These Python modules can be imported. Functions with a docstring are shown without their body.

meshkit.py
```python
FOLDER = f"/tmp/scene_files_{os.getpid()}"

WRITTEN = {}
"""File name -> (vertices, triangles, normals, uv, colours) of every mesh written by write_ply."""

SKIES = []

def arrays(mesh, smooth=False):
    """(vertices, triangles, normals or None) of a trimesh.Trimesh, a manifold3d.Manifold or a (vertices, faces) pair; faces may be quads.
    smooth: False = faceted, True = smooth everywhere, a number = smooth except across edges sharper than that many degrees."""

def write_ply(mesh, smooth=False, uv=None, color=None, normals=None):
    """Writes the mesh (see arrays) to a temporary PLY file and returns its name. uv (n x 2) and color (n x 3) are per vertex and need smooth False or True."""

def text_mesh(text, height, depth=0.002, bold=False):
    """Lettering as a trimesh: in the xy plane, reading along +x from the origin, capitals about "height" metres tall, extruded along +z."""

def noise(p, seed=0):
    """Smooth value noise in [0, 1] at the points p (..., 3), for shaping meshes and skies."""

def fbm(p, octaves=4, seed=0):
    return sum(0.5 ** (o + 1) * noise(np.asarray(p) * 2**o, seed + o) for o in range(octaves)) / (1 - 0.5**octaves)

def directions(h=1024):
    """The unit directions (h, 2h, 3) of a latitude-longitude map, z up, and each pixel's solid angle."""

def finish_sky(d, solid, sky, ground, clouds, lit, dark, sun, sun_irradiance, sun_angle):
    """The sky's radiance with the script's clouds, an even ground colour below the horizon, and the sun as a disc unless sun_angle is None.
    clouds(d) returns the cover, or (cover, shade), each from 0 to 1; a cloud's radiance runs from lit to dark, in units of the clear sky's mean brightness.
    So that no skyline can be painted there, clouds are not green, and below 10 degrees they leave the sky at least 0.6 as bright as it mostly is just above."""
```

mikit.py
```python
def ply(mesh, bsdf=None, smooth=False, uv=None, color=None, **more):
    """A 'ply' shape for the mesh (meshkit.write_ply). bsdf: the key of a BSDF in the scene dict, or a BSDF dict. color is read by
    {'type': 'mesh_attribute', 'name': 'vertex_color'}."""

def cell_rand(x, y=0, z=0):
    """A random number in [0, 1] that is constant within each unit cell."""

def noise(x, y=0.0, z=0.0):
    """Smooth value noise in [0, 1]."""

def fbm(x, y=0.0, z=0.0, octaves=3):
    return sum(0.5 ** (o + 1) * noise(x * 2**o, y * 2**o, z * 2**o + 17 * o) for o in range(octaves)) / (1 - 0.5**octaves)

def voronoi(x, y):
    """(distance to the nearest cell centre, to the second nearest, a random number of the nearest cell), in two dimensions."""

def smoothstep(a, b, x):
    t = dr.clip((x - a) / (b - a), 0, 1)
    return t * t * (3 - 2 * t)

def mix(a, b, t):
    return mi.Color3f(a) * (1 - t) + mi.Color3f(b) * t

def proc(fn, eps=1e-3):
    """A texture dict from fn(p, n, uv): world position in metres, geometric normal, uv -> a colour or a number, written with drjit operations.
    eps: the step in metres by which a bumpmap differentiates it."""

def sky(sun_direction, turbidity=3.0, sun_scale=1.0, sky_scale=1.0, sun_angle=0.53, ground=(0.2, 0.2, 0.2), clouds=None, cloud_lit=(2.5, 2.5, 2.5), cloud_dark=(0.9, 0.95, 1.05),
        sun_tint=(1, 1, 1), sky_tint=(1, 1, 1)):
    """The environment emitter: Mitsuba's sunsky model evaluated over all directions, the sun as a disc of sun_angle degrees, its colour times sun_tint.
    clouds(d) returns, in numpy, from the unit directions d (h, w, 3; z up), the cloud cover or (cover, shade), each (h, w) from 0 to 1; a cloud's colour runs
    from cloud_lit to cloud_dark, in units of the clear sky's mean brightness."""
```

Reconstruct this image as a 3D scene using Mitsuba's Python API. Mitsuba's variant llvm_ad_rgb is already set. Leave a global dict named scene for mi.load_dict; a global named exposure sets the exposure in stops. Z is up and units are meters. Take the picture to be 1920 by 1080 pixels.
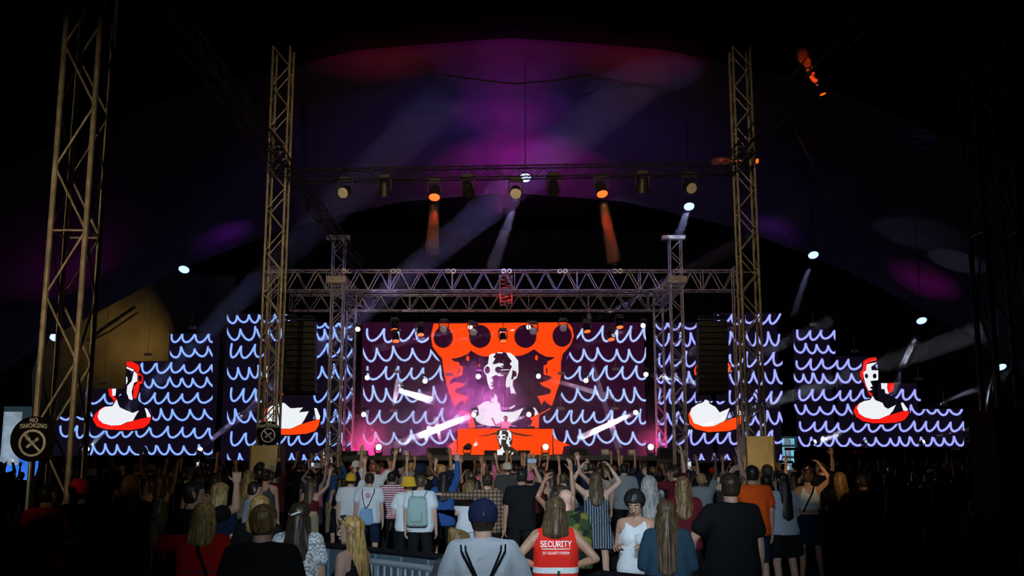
import math, random
import numpy as np, trimesh, mitsuba as mi, mikit, meshkit
import manifold3d as m3
import shapely, shapely.ops, shapely.affinity as aff
from shapely.geometry import Polygon, LineString, Point, box as sbox

T = mi.ScalarTransform4f
scene, labels = {}, {}
exposure = 16.0
K = 2.0 ** -exposure                      # radiances below are written in picture units times K
N_CROWD, HIDDEN = 250, set()

# ---------------------------------------------------------------- camera
F, H0 = 1900.0, 2.0                       # focal length in pixels of a 1920 wide frame, eye height
PITCH = math.atan(318.0 / F)
CP, SP = math.cos(PITCH), math.sin(PITCH)
scene['camera'] = {'type': 'perspective', 'fov_axis': 'x', 'fov': 2 * math.degrees(math.atan(960 / F)), 'near_clip': 0.1, 'far_clip': 300.0,
                   'to_world': T().look_at(origin=[0, 0, H0], target=[0, CP, H0 + SP], up=[0, 0, 1])}


def P(px, py, d):
    """The point of the place that stands d metres in front of the camera (along the ground) and shows at that pixel."""
    u, v = (px - 960) / F, (540 - py) / F
    s = d / (CP - v * SP)
    return np.array([u * s, d, H0 + s * (SP + v * CP)])


# ---------------------------------------------------------------- sky, unseen lamps behind the camera
scene['sky'] = {'type': 'constant', 'radiance': {'type': 'rgb', 'value': [0.9 * K, 1.15 * K, 1.4 * K]}, 'sampling_weight': 1.0}


def spot(key, pos, to, rgb, power, cutoff, beam=None, weight=1.0):
    pos, to = np.asarray(pos, float), np.asarray(to, float)
    up = [0, 0, 1] if abs((to - pos)[2]) < 0.98 * np.linalg.norm(to - pos) else [0, 1, 0]
    scene[key] = {'type': 'spot', 'to_world': T().look_at(origin=pos.tolist(), target=to.tolist(), up=up),
                  'intensity': {'type': 'rgb', 'value': [float(c) * power * K for c in rgb]}, 'cutoff_angle': float(cutoff),
                  'beam_width': float(cutoff * 0.6 if beam is None else beam), 'sampling_weight': float(weight)}


# unseen lamps behind the camera, placed to light crowd, rig, mast and box (their housings hang there, see below)
UNSEEN_LAMPS = [np.array(q) for q in ([0.6, -3.6, 6.2], [-0.4, -3.6, 6.6], [-0.9, -3.4, 6.9], [-6.4, -3.2, 3.2], [2.2, -3.2, 3.4])]
COOL, WARM = (0.72, 0.92, 1.08), (1.0, 0.72, 0.38)
spot('unseen_light_near', UNSEEN_LAMPS[0], [0.5, 8.8, 0.9], COOL, 150, 15, 4, 7)
spot('unseen_light_crowd', UNSEEN_LAMPS[1], [-0.1, 18.5, 1.3], COOL, 800, 14, 5, 8)
spot('unseen_light_rig', UNSEEN_LAMPS[2], [-0.2, 37.0, 8.6], WARM, 1300, 16, 7, 6)
spot('unseen_light_mast', UNSEEN_LAMPS[3], [-5.6, 12.0, 4.2], WARM, 270, 12, 4, 4)
spot('unseen_light_box', UNSEEN_LAMPS[4], [6.45, 26.0, 1.8], WARM, 500, 3.0, 2.0, 1.5)

# ---------------------------------------------------------------- materials


def mat(key, rgb, rough=0.6, metallic=0.0, **kw):
    scene[key] = {'type': 'twosided', 'bsdf': {'type': 'principled', 'base_color': tex(rgb), 'roughness': rough, 'metallic': metallic, 'specular': kw.pop('specular', 0.4), **kw}}
    return key


def tex(c):
    if callable(c):
        return mikit.proc(c)
    return {'type': 'rgb', 'value': [float(x) for x in c]}


def mottled(c, amount=0.35, scale=3.0):
    c = tuple(c)
    return lambda p, n, uv: mi.Color3f(*c) * (1 - amount + 2 * amount * mikit.fbm(p.x * scale, p.y * scale, p.z * scale, 3))


def diffuse(key, rgb):
    scene[key] = {'type': 'twosided', 'bsdf': {'type': 'diffuse', 'reflectance': tex(rgb)}}
    return key


mat('aluminium', mottled((0.52, 0.50, 0.46), 0.3, 6), 0.42, 0.6)
mat('aluminium_old', mottled((0.42, 0.38, 0.30), 0.45, 8), 0.5, 0.45)
mat('black_steel', (0.009, 0.009, 0.010), 0.6, 0.0, specular=0.2)
mat('grey_plastic', (0.22, 0.20, 0.18), 0.5)
mat('black_plastic', (0.012, 0.012, 0.013), 0.5)
mat('lens_off', (0.55, 0.52, 0.45), 0.25)
mat('steel', (0.45, 0.50, 0.55), 0.35, 0.5)
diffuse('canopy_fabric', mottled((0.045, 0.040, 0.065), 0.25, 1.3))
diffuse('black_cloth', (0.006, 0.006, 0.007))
diffuse('ground_mat', mottled((0.05, 0.048, 0.045), 0.5, 2.0))
mat('led_black', (0.003, 0.003, 0.004), 0.9, specular=0.05)
mat('plywood', lambda p, n, uv: mi.Color3f(0.85, 0.66, 0.30) * (0.75 + 0.5 * mikit.fbm(p.x * 14, p.y * 14, p.z * 3, 3)), 0.7)
mat('plywood_dark', (0.22, 0.14, 0.10), 0.7)

# ---------------------------------------------------------------- helpers
_count = {}


def fresh(name):
    n = _count.get(name, 0)
    _count[name] = n + 1
    return name if n == 0 else f'{name}_{n:03d}'


def thing(name, label=None, cat=None, group=None, kind=None):
    key = fresh(name)
    d = {}
    if label: d['label'] = label
    if cat: d['category'] = cat
    if group: d['group'] = group
    if kind: d['kind'] = kind
    if d: labels[key] = d
    return key


def put(name, mesh, bsdf, parent=None, to_world=None, smooth=False, label=None, kind=None, emit=None, weight=None, **more):
    """One entry of the scene: a mesh (or a ply dict to share) named name under parent."""
    key = fresh(f'{parent}__{name}') if parent else name
    d = dict(mesh) if isinstance(mesh, dict) else mikit.ply(mesh, None, smooth=smooth)
    if bsdf:
        d['bsdf'] = {'type': 'ref', 'id': bsdf}
    if to_world is not None:
        d['to_world'] = to_world
    if emit is not None:
        d['emitter'] = {'type': 'area', 'radiance': {'type': 'rgb', 'value': [float(c) * K for c in emit]}, 'sampling_weight': float(weight or 0.0)}
    d.update(more)
    scene[key] = d
    if label or kind:
        labels[key] = {**({'label': label} if label else {}), **({'kind': kind} if kind else {})}
    return key


def struct(name, mesh, bsdf, smooth=False):
    put(name, mesh, bsdf, smooth=smooth)
    labels[name] = {'kind': 'structure'}
    return name


def cat(*ms):
    return trimesh.util.concatenate([m for m in ms if m is not None])


def bx(c, s, rz=0.0, bevel=0.0):
    if bevel:
        m = m3.Manifold.cube((s[0], s[1], s[2]), True)
        pts = []
        for sx in (-1, 1):
            for sy in (-1, 1):
                for sz in (-1, 1):
                    for k in range(3):
                        q = [sx * s[0] / 2, sy * s[1] / 2, sz * s[2] / 2]
                        for j in range(3):
                            if j != k: q[j] -= math.copysign(bevel, q[j])
                        pts.append(q)
        mm = m3.Manifold.hull_points(np.array(pts)).to_mesh()
        t = trimesh.Trimesh(mm.vert_properties[:, :3], mm.tri_verts, process=False)
    else:
        t = trimesh.creation.box(extents=s)
    if rz: t.apply_transform(trimesh.transformations.rotation_matrix(rz, [0, 0, 1]))
    t.apply_translation(c)
    return t


def tri(man):
    m = man.to_mesh()
    return trimesh.Trimesh(m.vert_properties[:, :3], m.tri_verts, process=False)


def frame_to(a, b, roll_up=(0, 0, 1)):
    """4x4: local z runs from a to b, local x is horizontal."""
    a, b = np.asarray(a, float), np.asarray(b, float)
    z = b - a
    L = np.linalg.norm(z)
    z = z / L
    x = np.cross(roll_up, z)
    if np.linalg.norm(x) < 1e-6: x = np.cross([0, 1, 0], z)
    x /= np.linalg.norm(x)
    y = np.cross(z, x)
    m = np.eye(4)
    m[:3, 0], m[:3, 1], m[:3, 2], m[:3, 3] = x, y, z, a
    return m, L


def cone_mesh(a, b, r1, r2, n=16, caps=True):
    m, L = frame_to(a, b)
    ang = np.arange(n) * 2 * np.pi / n
    ring = np.stack([np.cos(ang), np.sin(ang)], 1)
    v = np.vstack([np.c_[ring * r1, np.zeros(n)], np.c_[ring * r2, np.full(n, L)], [[0, 0, 0], [0, 0, L]]])
    f = []
    for i in range(n):
        j = (i + 1) % n
        f += [[i, j, n + j], [i, n + j, n + i]]
        if caps: f += [[j, i, 2 * n], [n + i, n + j, 2 * n + 1]]
    v = v @ m[:3, :3].T + m[:3, 3]
    return trimesh.Trimesh(v, np.array(f), process=False)


UNIT_TUBE = mikit.ply(cone_mesh([0, 0, 0], [0, 0, 1], 1, 1, 8), None, smooth=40)


def tube_tf(a, b, r):
    m, L = frame_to(a, b)
    m = m.copy()
    m[:3, 0] *= r; m[:3, 1] *= r; m[:3, 2] *= L
    return T(m.tolist())


def put_tube(name, a, b, r, bsdf, parent, **kw):
    return put(name, UNIT_TUBE, bsdf, parent, to_world=tube_tf(a, b, r), **kw)


def path_tube(pts, r, n=6):
    pts = np.asarray(pts, float)
    return cat(*[cone_mesh(pts[i], pts[i + 1], r, r, n) for i in range(len(pts) - 1)])


def lathe(profile, n=16):
    """profile: (radius, z) rows, closed top and bottom by themselves when the radius is 0."""
    pr = np.asarray(profile, float)
    ang = np.arange(n) * 2 * np.pi / n
    v = np.concatenate([np.c_[r * np.cos(ang), r * np.sin(ang), np.full(n, z)] for r, z in pr])
    f = []
    for k in range(len(pr) - 1):
        for i in range(n):
            j = (i + 1) % n
            f += [[k * n + i, k * n + j, (k + 1) * n + j], [k * n + i, (k + 1) * n + j, (k + 1) * n + i]]
    m = trimesh.Trimesh(v, np.array(f), process=True)
    m.update_faces(m.nondegenerate_faces())
    trimesh.repair.fix_normals(m)
    return m


def rot(m, axis, ang, at=(0, 0, 0)):
    m.apply_transform(trimesh.transformations.rotation_matrix(ang, axis, at))
    return m


def extrude(poly, depth):
    geoms = [g for g in getattr(poly, 'geoms', [poly]) if g.geom_type == 'Polygon' and g.area > 1e-5]
    return cat(*[trimesh.creation.extrude_polygon(g, depth, engine='earcut') for g in geoms])


def upright(m, origin, rz=0.0):
    """A mesh drawn in x, y becomes x, z, its front towards the camera (-y)."""
    m.apply_transform(trimesh.transformations.rotation_matrix(math.pi / 2, [1, 0, 0]))
    if rz: m.apply_transform(trimesh.transformations.rotation_matrix(rz, [0, 0, 1]))
    m.apply_translation(origin)
    return m
# ================================================================ the tent
floor = bx((0, 24, -0.05), (80, 74, 0.1))
struct('floor', floor, 'ground_mat')


def arch(x, y):
    """Height of the canopy."""
    ys = [-8, -2, 12, 22, 31, 44.5, 54]
    top = np.interp(y, ys, [7.0, 8.5, 12.0, 13.6, 15.75, 13.8, 13.5])
    k = np.interp(y, ys, [0.011, 0.012, 0.014, 0.016, 0.0165, 0.0158, 0.0158])
    return np.maximum(top - k * x * x, 5.3)


def sheet(xs, ys, zf, th):
    X, Y = np.meshgrid(xs, ys)
    Z = zf(X, Y)
    n, m = X.shape
    top = np.stack([X, Y, Z + th], -1).reshape(-1, 3)
    bot = np.stack([X, Y, Z], -1).reshape(-1, 3)
    f = []
    for i in range(n - 1):
        for j in range(m - 1):
            a, b, c, d = i * m + j, i * m + j + 1, (i + 1) * m + j + 1, (i + 1) * m + j
            f += [[a, b, c], [a, c, d]]
            a, b, c, d = (q + n * m for q in (a, b, c, d))
            f += [[a, c, b], [a, d, c]]
    return trimesh.Trimesh(np.vstack([top, bot]), np.array(f), process=False)


def canopy(X, Y):
    z = arch(X, Y)
    # the fabric sags a little between its seams
    z = z - 0.08 * np.sin(np.pi * ((X + 40) % 5.0) / 5.0) * (np.abs(X) > 0) - 0.10 * np.sin(np.pi * np.clip((Y - 31) / 13.5, 0, 1))
    return np.maximum(z, -0.3)


xs = np.linspace(-33, 33, 133)
struct('ceiling', sheet(xs, np.linspace(31, 44.5, 15), canopy, 0.03), 'canopy_fabric', smooth=30)


def front_canopy(X, Y):
    """The part towards the camera hangs lower, so the lit canopy ends at a dark edge under the ridge."""
    return np.maximum(canopy(X, Y) - 0.35 * np.clip((Y - 14) / 17, 0, 1), 5.2)


struct('ceiling_front', sheet(xs, np.linspace(-8, 31, 31), front_canopy, 0.03), 'black_cloth', smooth=30)  # black here stands in for the lack of light on this part
ex = xs
lo_, hi_ = front_canopy(ex, 31.0), canopy(ex, 31.0) + 0.1
m_ = len(ex)
vv = np.vstack([np.stack([ex, np.full(m_, 31.0 + t), z], -1) for t in (0, 0.04) for z in (lo_, hi_)])
ff = []
for i in range(m_ - 1):
    for o, fl in ((0, 1), (2 * m_, -1)):
        q = [[i + o, i + 1 + o, m_ + i + 1 + o], [i + o, m_ + i + 1 + o, m_ + i + o]]
        ff += [t[::fl] for t in q]
struct('trim_1', trimesh.Trimesh(vv, ff, process=False), 'black_cloth')  # valance shaped to cut off the canopy light along a dark arc
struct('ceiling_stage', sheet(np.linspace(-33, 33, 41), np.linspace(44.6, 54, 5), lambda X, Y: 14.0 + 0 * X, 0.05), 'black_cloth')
gx_ = np.linspace(-33, 33, 67)
gz_ = np.vstack([np.stack([gx_, np.full(67, 44.62 + t), z], -1) for t in (0, 0.04) for z in (canopy(gx_, 44.5) + 0.02, np.full(67, 14.1))])
gf = []
for i in range(66):
    for o, fl in ((0, 1), (134, -1)): gf += [t[::fl] for t in ([i + o, i + 1 + o, 67 + i + 1 + o], [i + o, 67 + i + 1 + o, 67 + i + o])]
struct('wall_added_seal', trimesh.Trimesh(gz_, gf, process=False), 'black_cloth')  # unseen sheet added to keep sky light out above the canopy edge
# black drapes at the back, with two gaps that look outdoors
wl0, wl1 = P(4, 800, 53)[0], P(78, 800, 53)[0]
wr0, wr1 = P(1462, 800, 53)[0], P(1494, 800, 53)[0]
zt_l, zt_r = P(40, 762, 53)[2], P(1480, 818, 53)[2]
back = [bx(((-33 + wl0) / 2, 53, 8), (wl0 + 33, 0.1, 16)), bx(((wl1 + wr0) / 2, 53, 8), (wr0 - wl1, 0.1, 16)), bx(((wr1 + 33) / 2, 53, 8), (33 - wr1, 0.1, 16)),
        bx(((wl0 + wl1) / 2, 53, (zt_l + 16) / 2), (wl1 - wl0, 0.1, 16 - zt_l)), bx(((wr0 + wr1) / 2, 53, (zt_r + 16) / 2), (wr1 - wr0, 0.1, 16 - zt_r))]
struct('wall_back', cat(*back), 'black_cloth')
struct('wall_left', bx((-33, 23, 3.5), (0.1, 62, 7)), 'black_cloth')
struct('wall_right', bx((33, 23, 3.5), (0.1, 62, 7)), 'black_cloth')
struct('wall_added_behind', bx((0, -8, 5), (66, 0.1, 10)), 'black_cloth')  # added wall, closes the tent behind the camera against sky light
# ================================================================ haze that shows the lamps' beams
scene['air'] = {'type': 'null'}


def beam(a, b, r1, r2, rgb, level, sigma, label, weight=2.0, mid=0.4, full=0.3, group=None, clear=0.24):
    """The haze along one lamp's beam, from the lens at a to b, and the lamp's spot at the lens. full: where along it the light fills the haze."""
    a, b = np.asarray(a, float), np.asarray(b, float)
    a = a + (b - a) / np.linalg.norm(b - a) * clear
    L = np.linalg.norm(b - a)
    d = (b - a) / L
    key = thing('light_beam', label, 'light beam', group)
    m = cone_mesh(a + d * 0.02, b, r1, r2, 18)
    rm = r1 + (r2 - r1) * mid
    power = level * 4 * math.pi * (mid * L) ** 2 / (sigma * 2 * rm * math.exp(-sigma * mid * L))
    dd = dict(mikit.ply(m, None, smooth=40))
    dd['bsdf'] = {'type': 'ref', 'id': 'air'}
    dd['interior'] = {'type': 'homogeneous', 'albedo': {'type': 'rgb', 'value': [0.95] * 3}, 'sigma_t': float(sigma), 'phase': {'type': 'isotropic'}}
    scene[key] = dd
    cut = math.degrees(math.atan((r1 + full * (r2 - r1)) / (full * L)))
    spot('spot_of_' + key, a - d * 0.02, b, rgb, power, cut * 1.08, cut * 0.6, weight)
    return key
# ================================================================ LED walls and what they show
def pxpoly(pts, d):
    return [tuple(P(x, y, d)[[0, 2]]) for x, y in pts]


def on_screen(poly, d, proud, depth=0.012):
    """A picture area drawn in pixels of the photograph, as a thin sheet on the LED wall d metres away."""
    out = []
    for g in getattr(poly, 'geoms', [poly]):
        if g.geom_type != 'Polygon' or g.area < 0.5: continue
        q = Polygon(pxpoly(g.exterior.coords, d), [pxpoly(h.coords, d) for h in g.interiors])
        if not q.is_valid: q = q.buffer(0)
        m = extrude(q, depth)
        if m is not None: out.append(upright(m, (0, d - proud, 0)))
    return cat(*out) if out else None


def squiggle(x0, x1, y, amp, per, seed, lean):
    """A row of hand-drawn waves: rounded below, pointed above."""
    r = random.Random(seed)
    pts, strokes, x = [], [], x0
    while x < x1:
        w = per * r.uniform(0.85, 1.45)
        top = pts[-1][1] if pts else y - amp * r.uniform(0.32, 0.60)
        bot, nxt = y + amp * r.uniform(0.30, 0.45), y - amp * r.uniform(0.32, 0.60)
        for t in np.linspace(0, 1, 13):
            th = 2 * math.pi * t
            h = (top if t < 0.5 else nxt)
            h = h + (bot - h) * (1 - math.cos(th)) / 2
            pts.append((x + w * (th - 0.92 * math.sin(th)) / (2 * math.pi) + (0.30 if lean > 0 else -0.12) * (bot - h), h))
        x += w
        if r.random() < 0.16:
            strokes.append(pts); pts = []
            x += per * 0.12
    if len(pts) > 2: strokes.append(pts)
    return [LineString(s) for s in strokes if len(s) > 3]


def tr(pts, ox, oy, sc):
    return Polygon([(ox + x / sc, oy + y / sc) for x, y in pts]).buffer(0)


def ell(cx, cy, rx, ry):
    return aff.scale(Point(cx, cy).buffer(1, 12), rx, ry, origin=(cx, cy))


def led_wall(label, columns, d, rows, row_style, colour, halo, reds, whites, blocked, red_rgb, glow=(0, 0, 0), weight=0.5, white_w=0.5):
    """columns: (x0, x1, top, bottom) of each LED column in pixels of the photograph."""
    key = thing('led_screen', label, 'screen')
    for x0, x1, t, b in columns:
        a, c = P(x0, t, d), P(x1, b, d)
        put('led_column', bx(((a[0] + c[0]) / 2, d + 0.07, (a[2] + c[2]) / 2), (c[0] - a[0] - 0.012, 0.14, a[2] - c[2])), 'led_black', key, emit=glow if sum(glow) else None)
    outline = shapely.union_all([sbox(x0, t, x1, b) for x0, x1, t, b in columns]).buffer(-1.0)
    if blocked is not None: outline = outline.difference(blocked)
    for k, (y, amp, per, x0, x1) in enumerate(rows):
        st = squiggle(x0, x1, y, amp, per, row_style * 100 + k, 1 if (k + row_style) % 2 else -1)
        core = shapely.union_all([s.buffer(1.75, 3) for s in st]).intersection(outline).simplify(0.25)
        edge = shapely.union_all([s.buffer(2.75, 3) for s in st]).intersection(outline).simplify(0.3)
        for nm, shape, pr, dp, em, w in (('wave_line', edge, 0.006, 0.006, halo, 0.0), ('wave_line_core', core, 0.016, 0.010, colour, 0.06 * weight)):
            for g in getattr(shape, 'geoms', [shape]):
                m = on_screen(g, d, pr, dp) if g.geom_type == 'Polygon' and g.area > 6 else None
                if m is not None: put(nm, m, 'led_black', key, emit=em, weight=w)
    for nm, polys, rgb, w in (('red_shape', reds, red_rgb, weight), ('white_shape', whites, (0.86, 0.88, 0.92), white_w)):
        if polys:
            m = on_screen(shapely.union_all(polys).intersection(shapely.union_all([sbox(x0, t, x1, b) for x0, x1, t, b in columns])), d, 0.03 if nm == 'red_shape' else 0.04)
            put(nm, m, 'led_black', key, emit=rgb, weight=w)
    return key


RED, ORANGE = (0.95, 0.012, 0.006), (1.15, 0.062, 0.004)
BLUE_L, HALO_L = (0.27, 0.52, 0.92), (0.05, 0.03, 0.30)
BLUE_C, HALO_C = (0.44, 0.66, 0.92), (0.10, 0.06, 0.36)
BLUE_R, HALO_R = (0.38, 0.48, 0.95), (0.10, 0.05, 0.38)
GLOW = (0.0045, 0.003, 0.008)

# far left wall, stepped
A = lambda p: tr(p, 90, 610, 4.32)
A_white = [A([(405, 735), (420, 690), (465, 660), (525, 655), (545, 625), (560, 600), (572, 640), (585, 665), (640, 690), (690, 710), (740, 690), (720, 720), (690, 775), (640, 785), (590, 808), (520, 812), (450, 795), (415, 765)]),
           A([(785, 670), (805, 675), (835, 730), (835, 742), (805, 745), (795, 700)]),
           A([(700, 370), (725, 395), (725, 455), (700, 465), (690, 500), (680, 540), (690, 605), (660, 600), (640, 545), (645, 490), (680, 455)]),
           A([(636, 415), (645, 420), (648, 455), (636, 480)]), A([(640, 335), (700, 360), (690, 375), (640, 350)]), A([(520, 510), (555, 510), (550, 570), (525, 572)])]
A_red = [A([(365, 760), (385, 715), (440, 665), (465, 660), (420, 690), (405, 735), (415, 765), (450, 795), (520, 812), (590, 808), (640, 790), (740, 760), (838, 740), (825, 790), (780, 830), (680, 848), (560, 848), (460, 840), (400, 820), (380, 790)]),
         A([(637, 295), (680, 292), (735, 320), (745, 350), (735, 385), (770, 405), (775, 440), (765, 470), (745, 480), (735, 540), (715, 595), (692, 590), (695, 500), (728, 460), (728, 395), (700, 355), (640, 330)]).difference(ell(90 + 748 / 4.32, 610 + 430 / 4.32, 3.6, 6)),
         A([(488, 512), (515, 510), (520, 560), (555, 590), (545, 630), (520, 590), (500, 570)])]
blk = shapely.union_all(A_white + A_red + [A([(560, 600), (640, 545), (700, 600), (800, 670), (835, 742), (700, 780), (580, 680)])]).buffer(2.5)
led_wall('stepped LED wall at the far left showing a bust in a red boat shape', [(100, 155, 780, 855), (155, 237, 729, 855), (237, 318, 677, 855), (318, 400, 625, 855)], 47.0,
         [(635, 16, 21, 318, 398), (662, 19, 20, 318, 398), (692, 20, 23, 240, 398), (719, 20, 21, 240, 398), (748, 22, 24, 157, 398), (779, 20, 23, 108, 398), (812, 22, 24, 108, 398), (845, 20, 22, 155, 398)],
         1, BLUE_L, HALO_L, A_red, A_white, blk, RED, GLOW)

# left wall behind the plywood-based mast
B = lambda p: tr(p, 480, 580, 3.725)
B_white = [B([(60, 750), (100, 680), (165, 650), (200, 655), (240, 690), (270, 690), (330, 685), (300, 720), (370, 712), (340, 770), (320, 800), (240, 835), (160, 832), (90, 800)]), B([(408, 690), (425, 690), (450, 750), (445, 768), (420, 770)]),
           B([(55, 395), (85, 395), (80, 500), (48, 520)]), B([(180, 460), (197, 470), (195, 540), (180, 540)])]
B_red = [B([(60, 700), (110, 680), (60, 750), (90, 800), (160, 834), (240, 837), (320, 802), (400, 777), (448, 765), (440, 810), (415, 850), (350, 870), (240, 877), (158, 875), (90, 840), (55, 790)]), B([(182, 290), (198, 300), (196, 370), (182, 372)]), B([(176, 555), (192, 560), (190, 600), (176, 600)])]
blk = shapely.union_all(B_white + B_red).buffer(2.5).union(sbox(498, 640, 585, 790))
led_wall('left LED wall of waves behind the line array, a red-based shape below', [(425, 545, 588, 864), (545, 662, 604, 864)], 47.2,
         [(599, 18, 22, 427, 545), (611, 12, 20, 590, 660), (628, 27, 20, 427, 660), (660, 27, 21, 427, 660), (700, 28, 20, 427, 660), (742, 27, 21, 427, 660), (783, 28, 20, 427, 660), (824, 27, 22, 427, 660), (862, 20, 24, 427, 660)],
         2, BLUE_L, HALO_L, B_red, B_white, blk, ORANGE, GLOW)

# centre wall
Q5 = lambda p: tr(p, 880, 640, 9.0)
C_white = [Q5([(330, 285), (335, 235), (400, 205), (450, 210), (400, 270), (440, 290), (390, 380), (430, 390), (500, 365), (580, 380), (580, 410), (520, 420), (570, 440), (540, 445), (480, 425), (440, 450), (435, 500), (480, 545), (540, 530), (585, 555), (570, 585), (510, 592), (450, 570), (400, 590), (360, 620), (400, 640), (405, 675), (345, 712), (410, 715), (350, 757), (420, 780), (365, 820), (340, 780), (305, 690), (290, 580), (245, 510), (245, 450), (290, 400), (315, 390), (320, 340)]).difference(ell(880 + 305 / 9, 640 + 485 / 9, 5.0, 6.7)),
           Q5([(620, 190), (700, 200), (760, 250), (825, 330), (830, 520), (800, 620), (740, 660), (730, 740), (790, 895), (740, 875), (700, 890), (685, 760), (640, 790), (610, 740), (625, 620), (690, 480), (720, 430), (680, 380), (720, 340), (650, 250)]).difference(Q5([(730, 490), (790, 510), (800, 590), (750, 600), (740, 645), (705, 640), (720, 560)])),
           Q5([(470, 186), (570, 186), (560, 205), (480, 205)]), Q5([(530, 478), (670, 475), (670, 488), (530, 492)]), Q5([(415, 860), (470, 940), (480, 1030), (520, 1050), (515, 1080), (420, 1040), (360, 1010), (370, 970), (425, 945)]),
           Polygon([(894, 761.5), (900, 759), (908, 754), (915.5, 751.8), (921, 755), (937.6, 757.6), (939, 763), (940, 772), (953, 772.5), (963, 772), (982, 764.7), (971, 785), (959, 793), (940, 799), (920, 799), (903, 796), (893, 789), (890, 783), (898, 778), (897, 765)]),
           Polygon([(999, 764), (1003.5, 765), (1010, 776), (1002, 780), (1003, 770.5)]), Polygon([(887, 772.5), (891, 768.6), (896, 770), (895, 772.5)]), Polygon([(954, 765), (966, 759), (965, 763), (956, 768)])]
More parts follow.
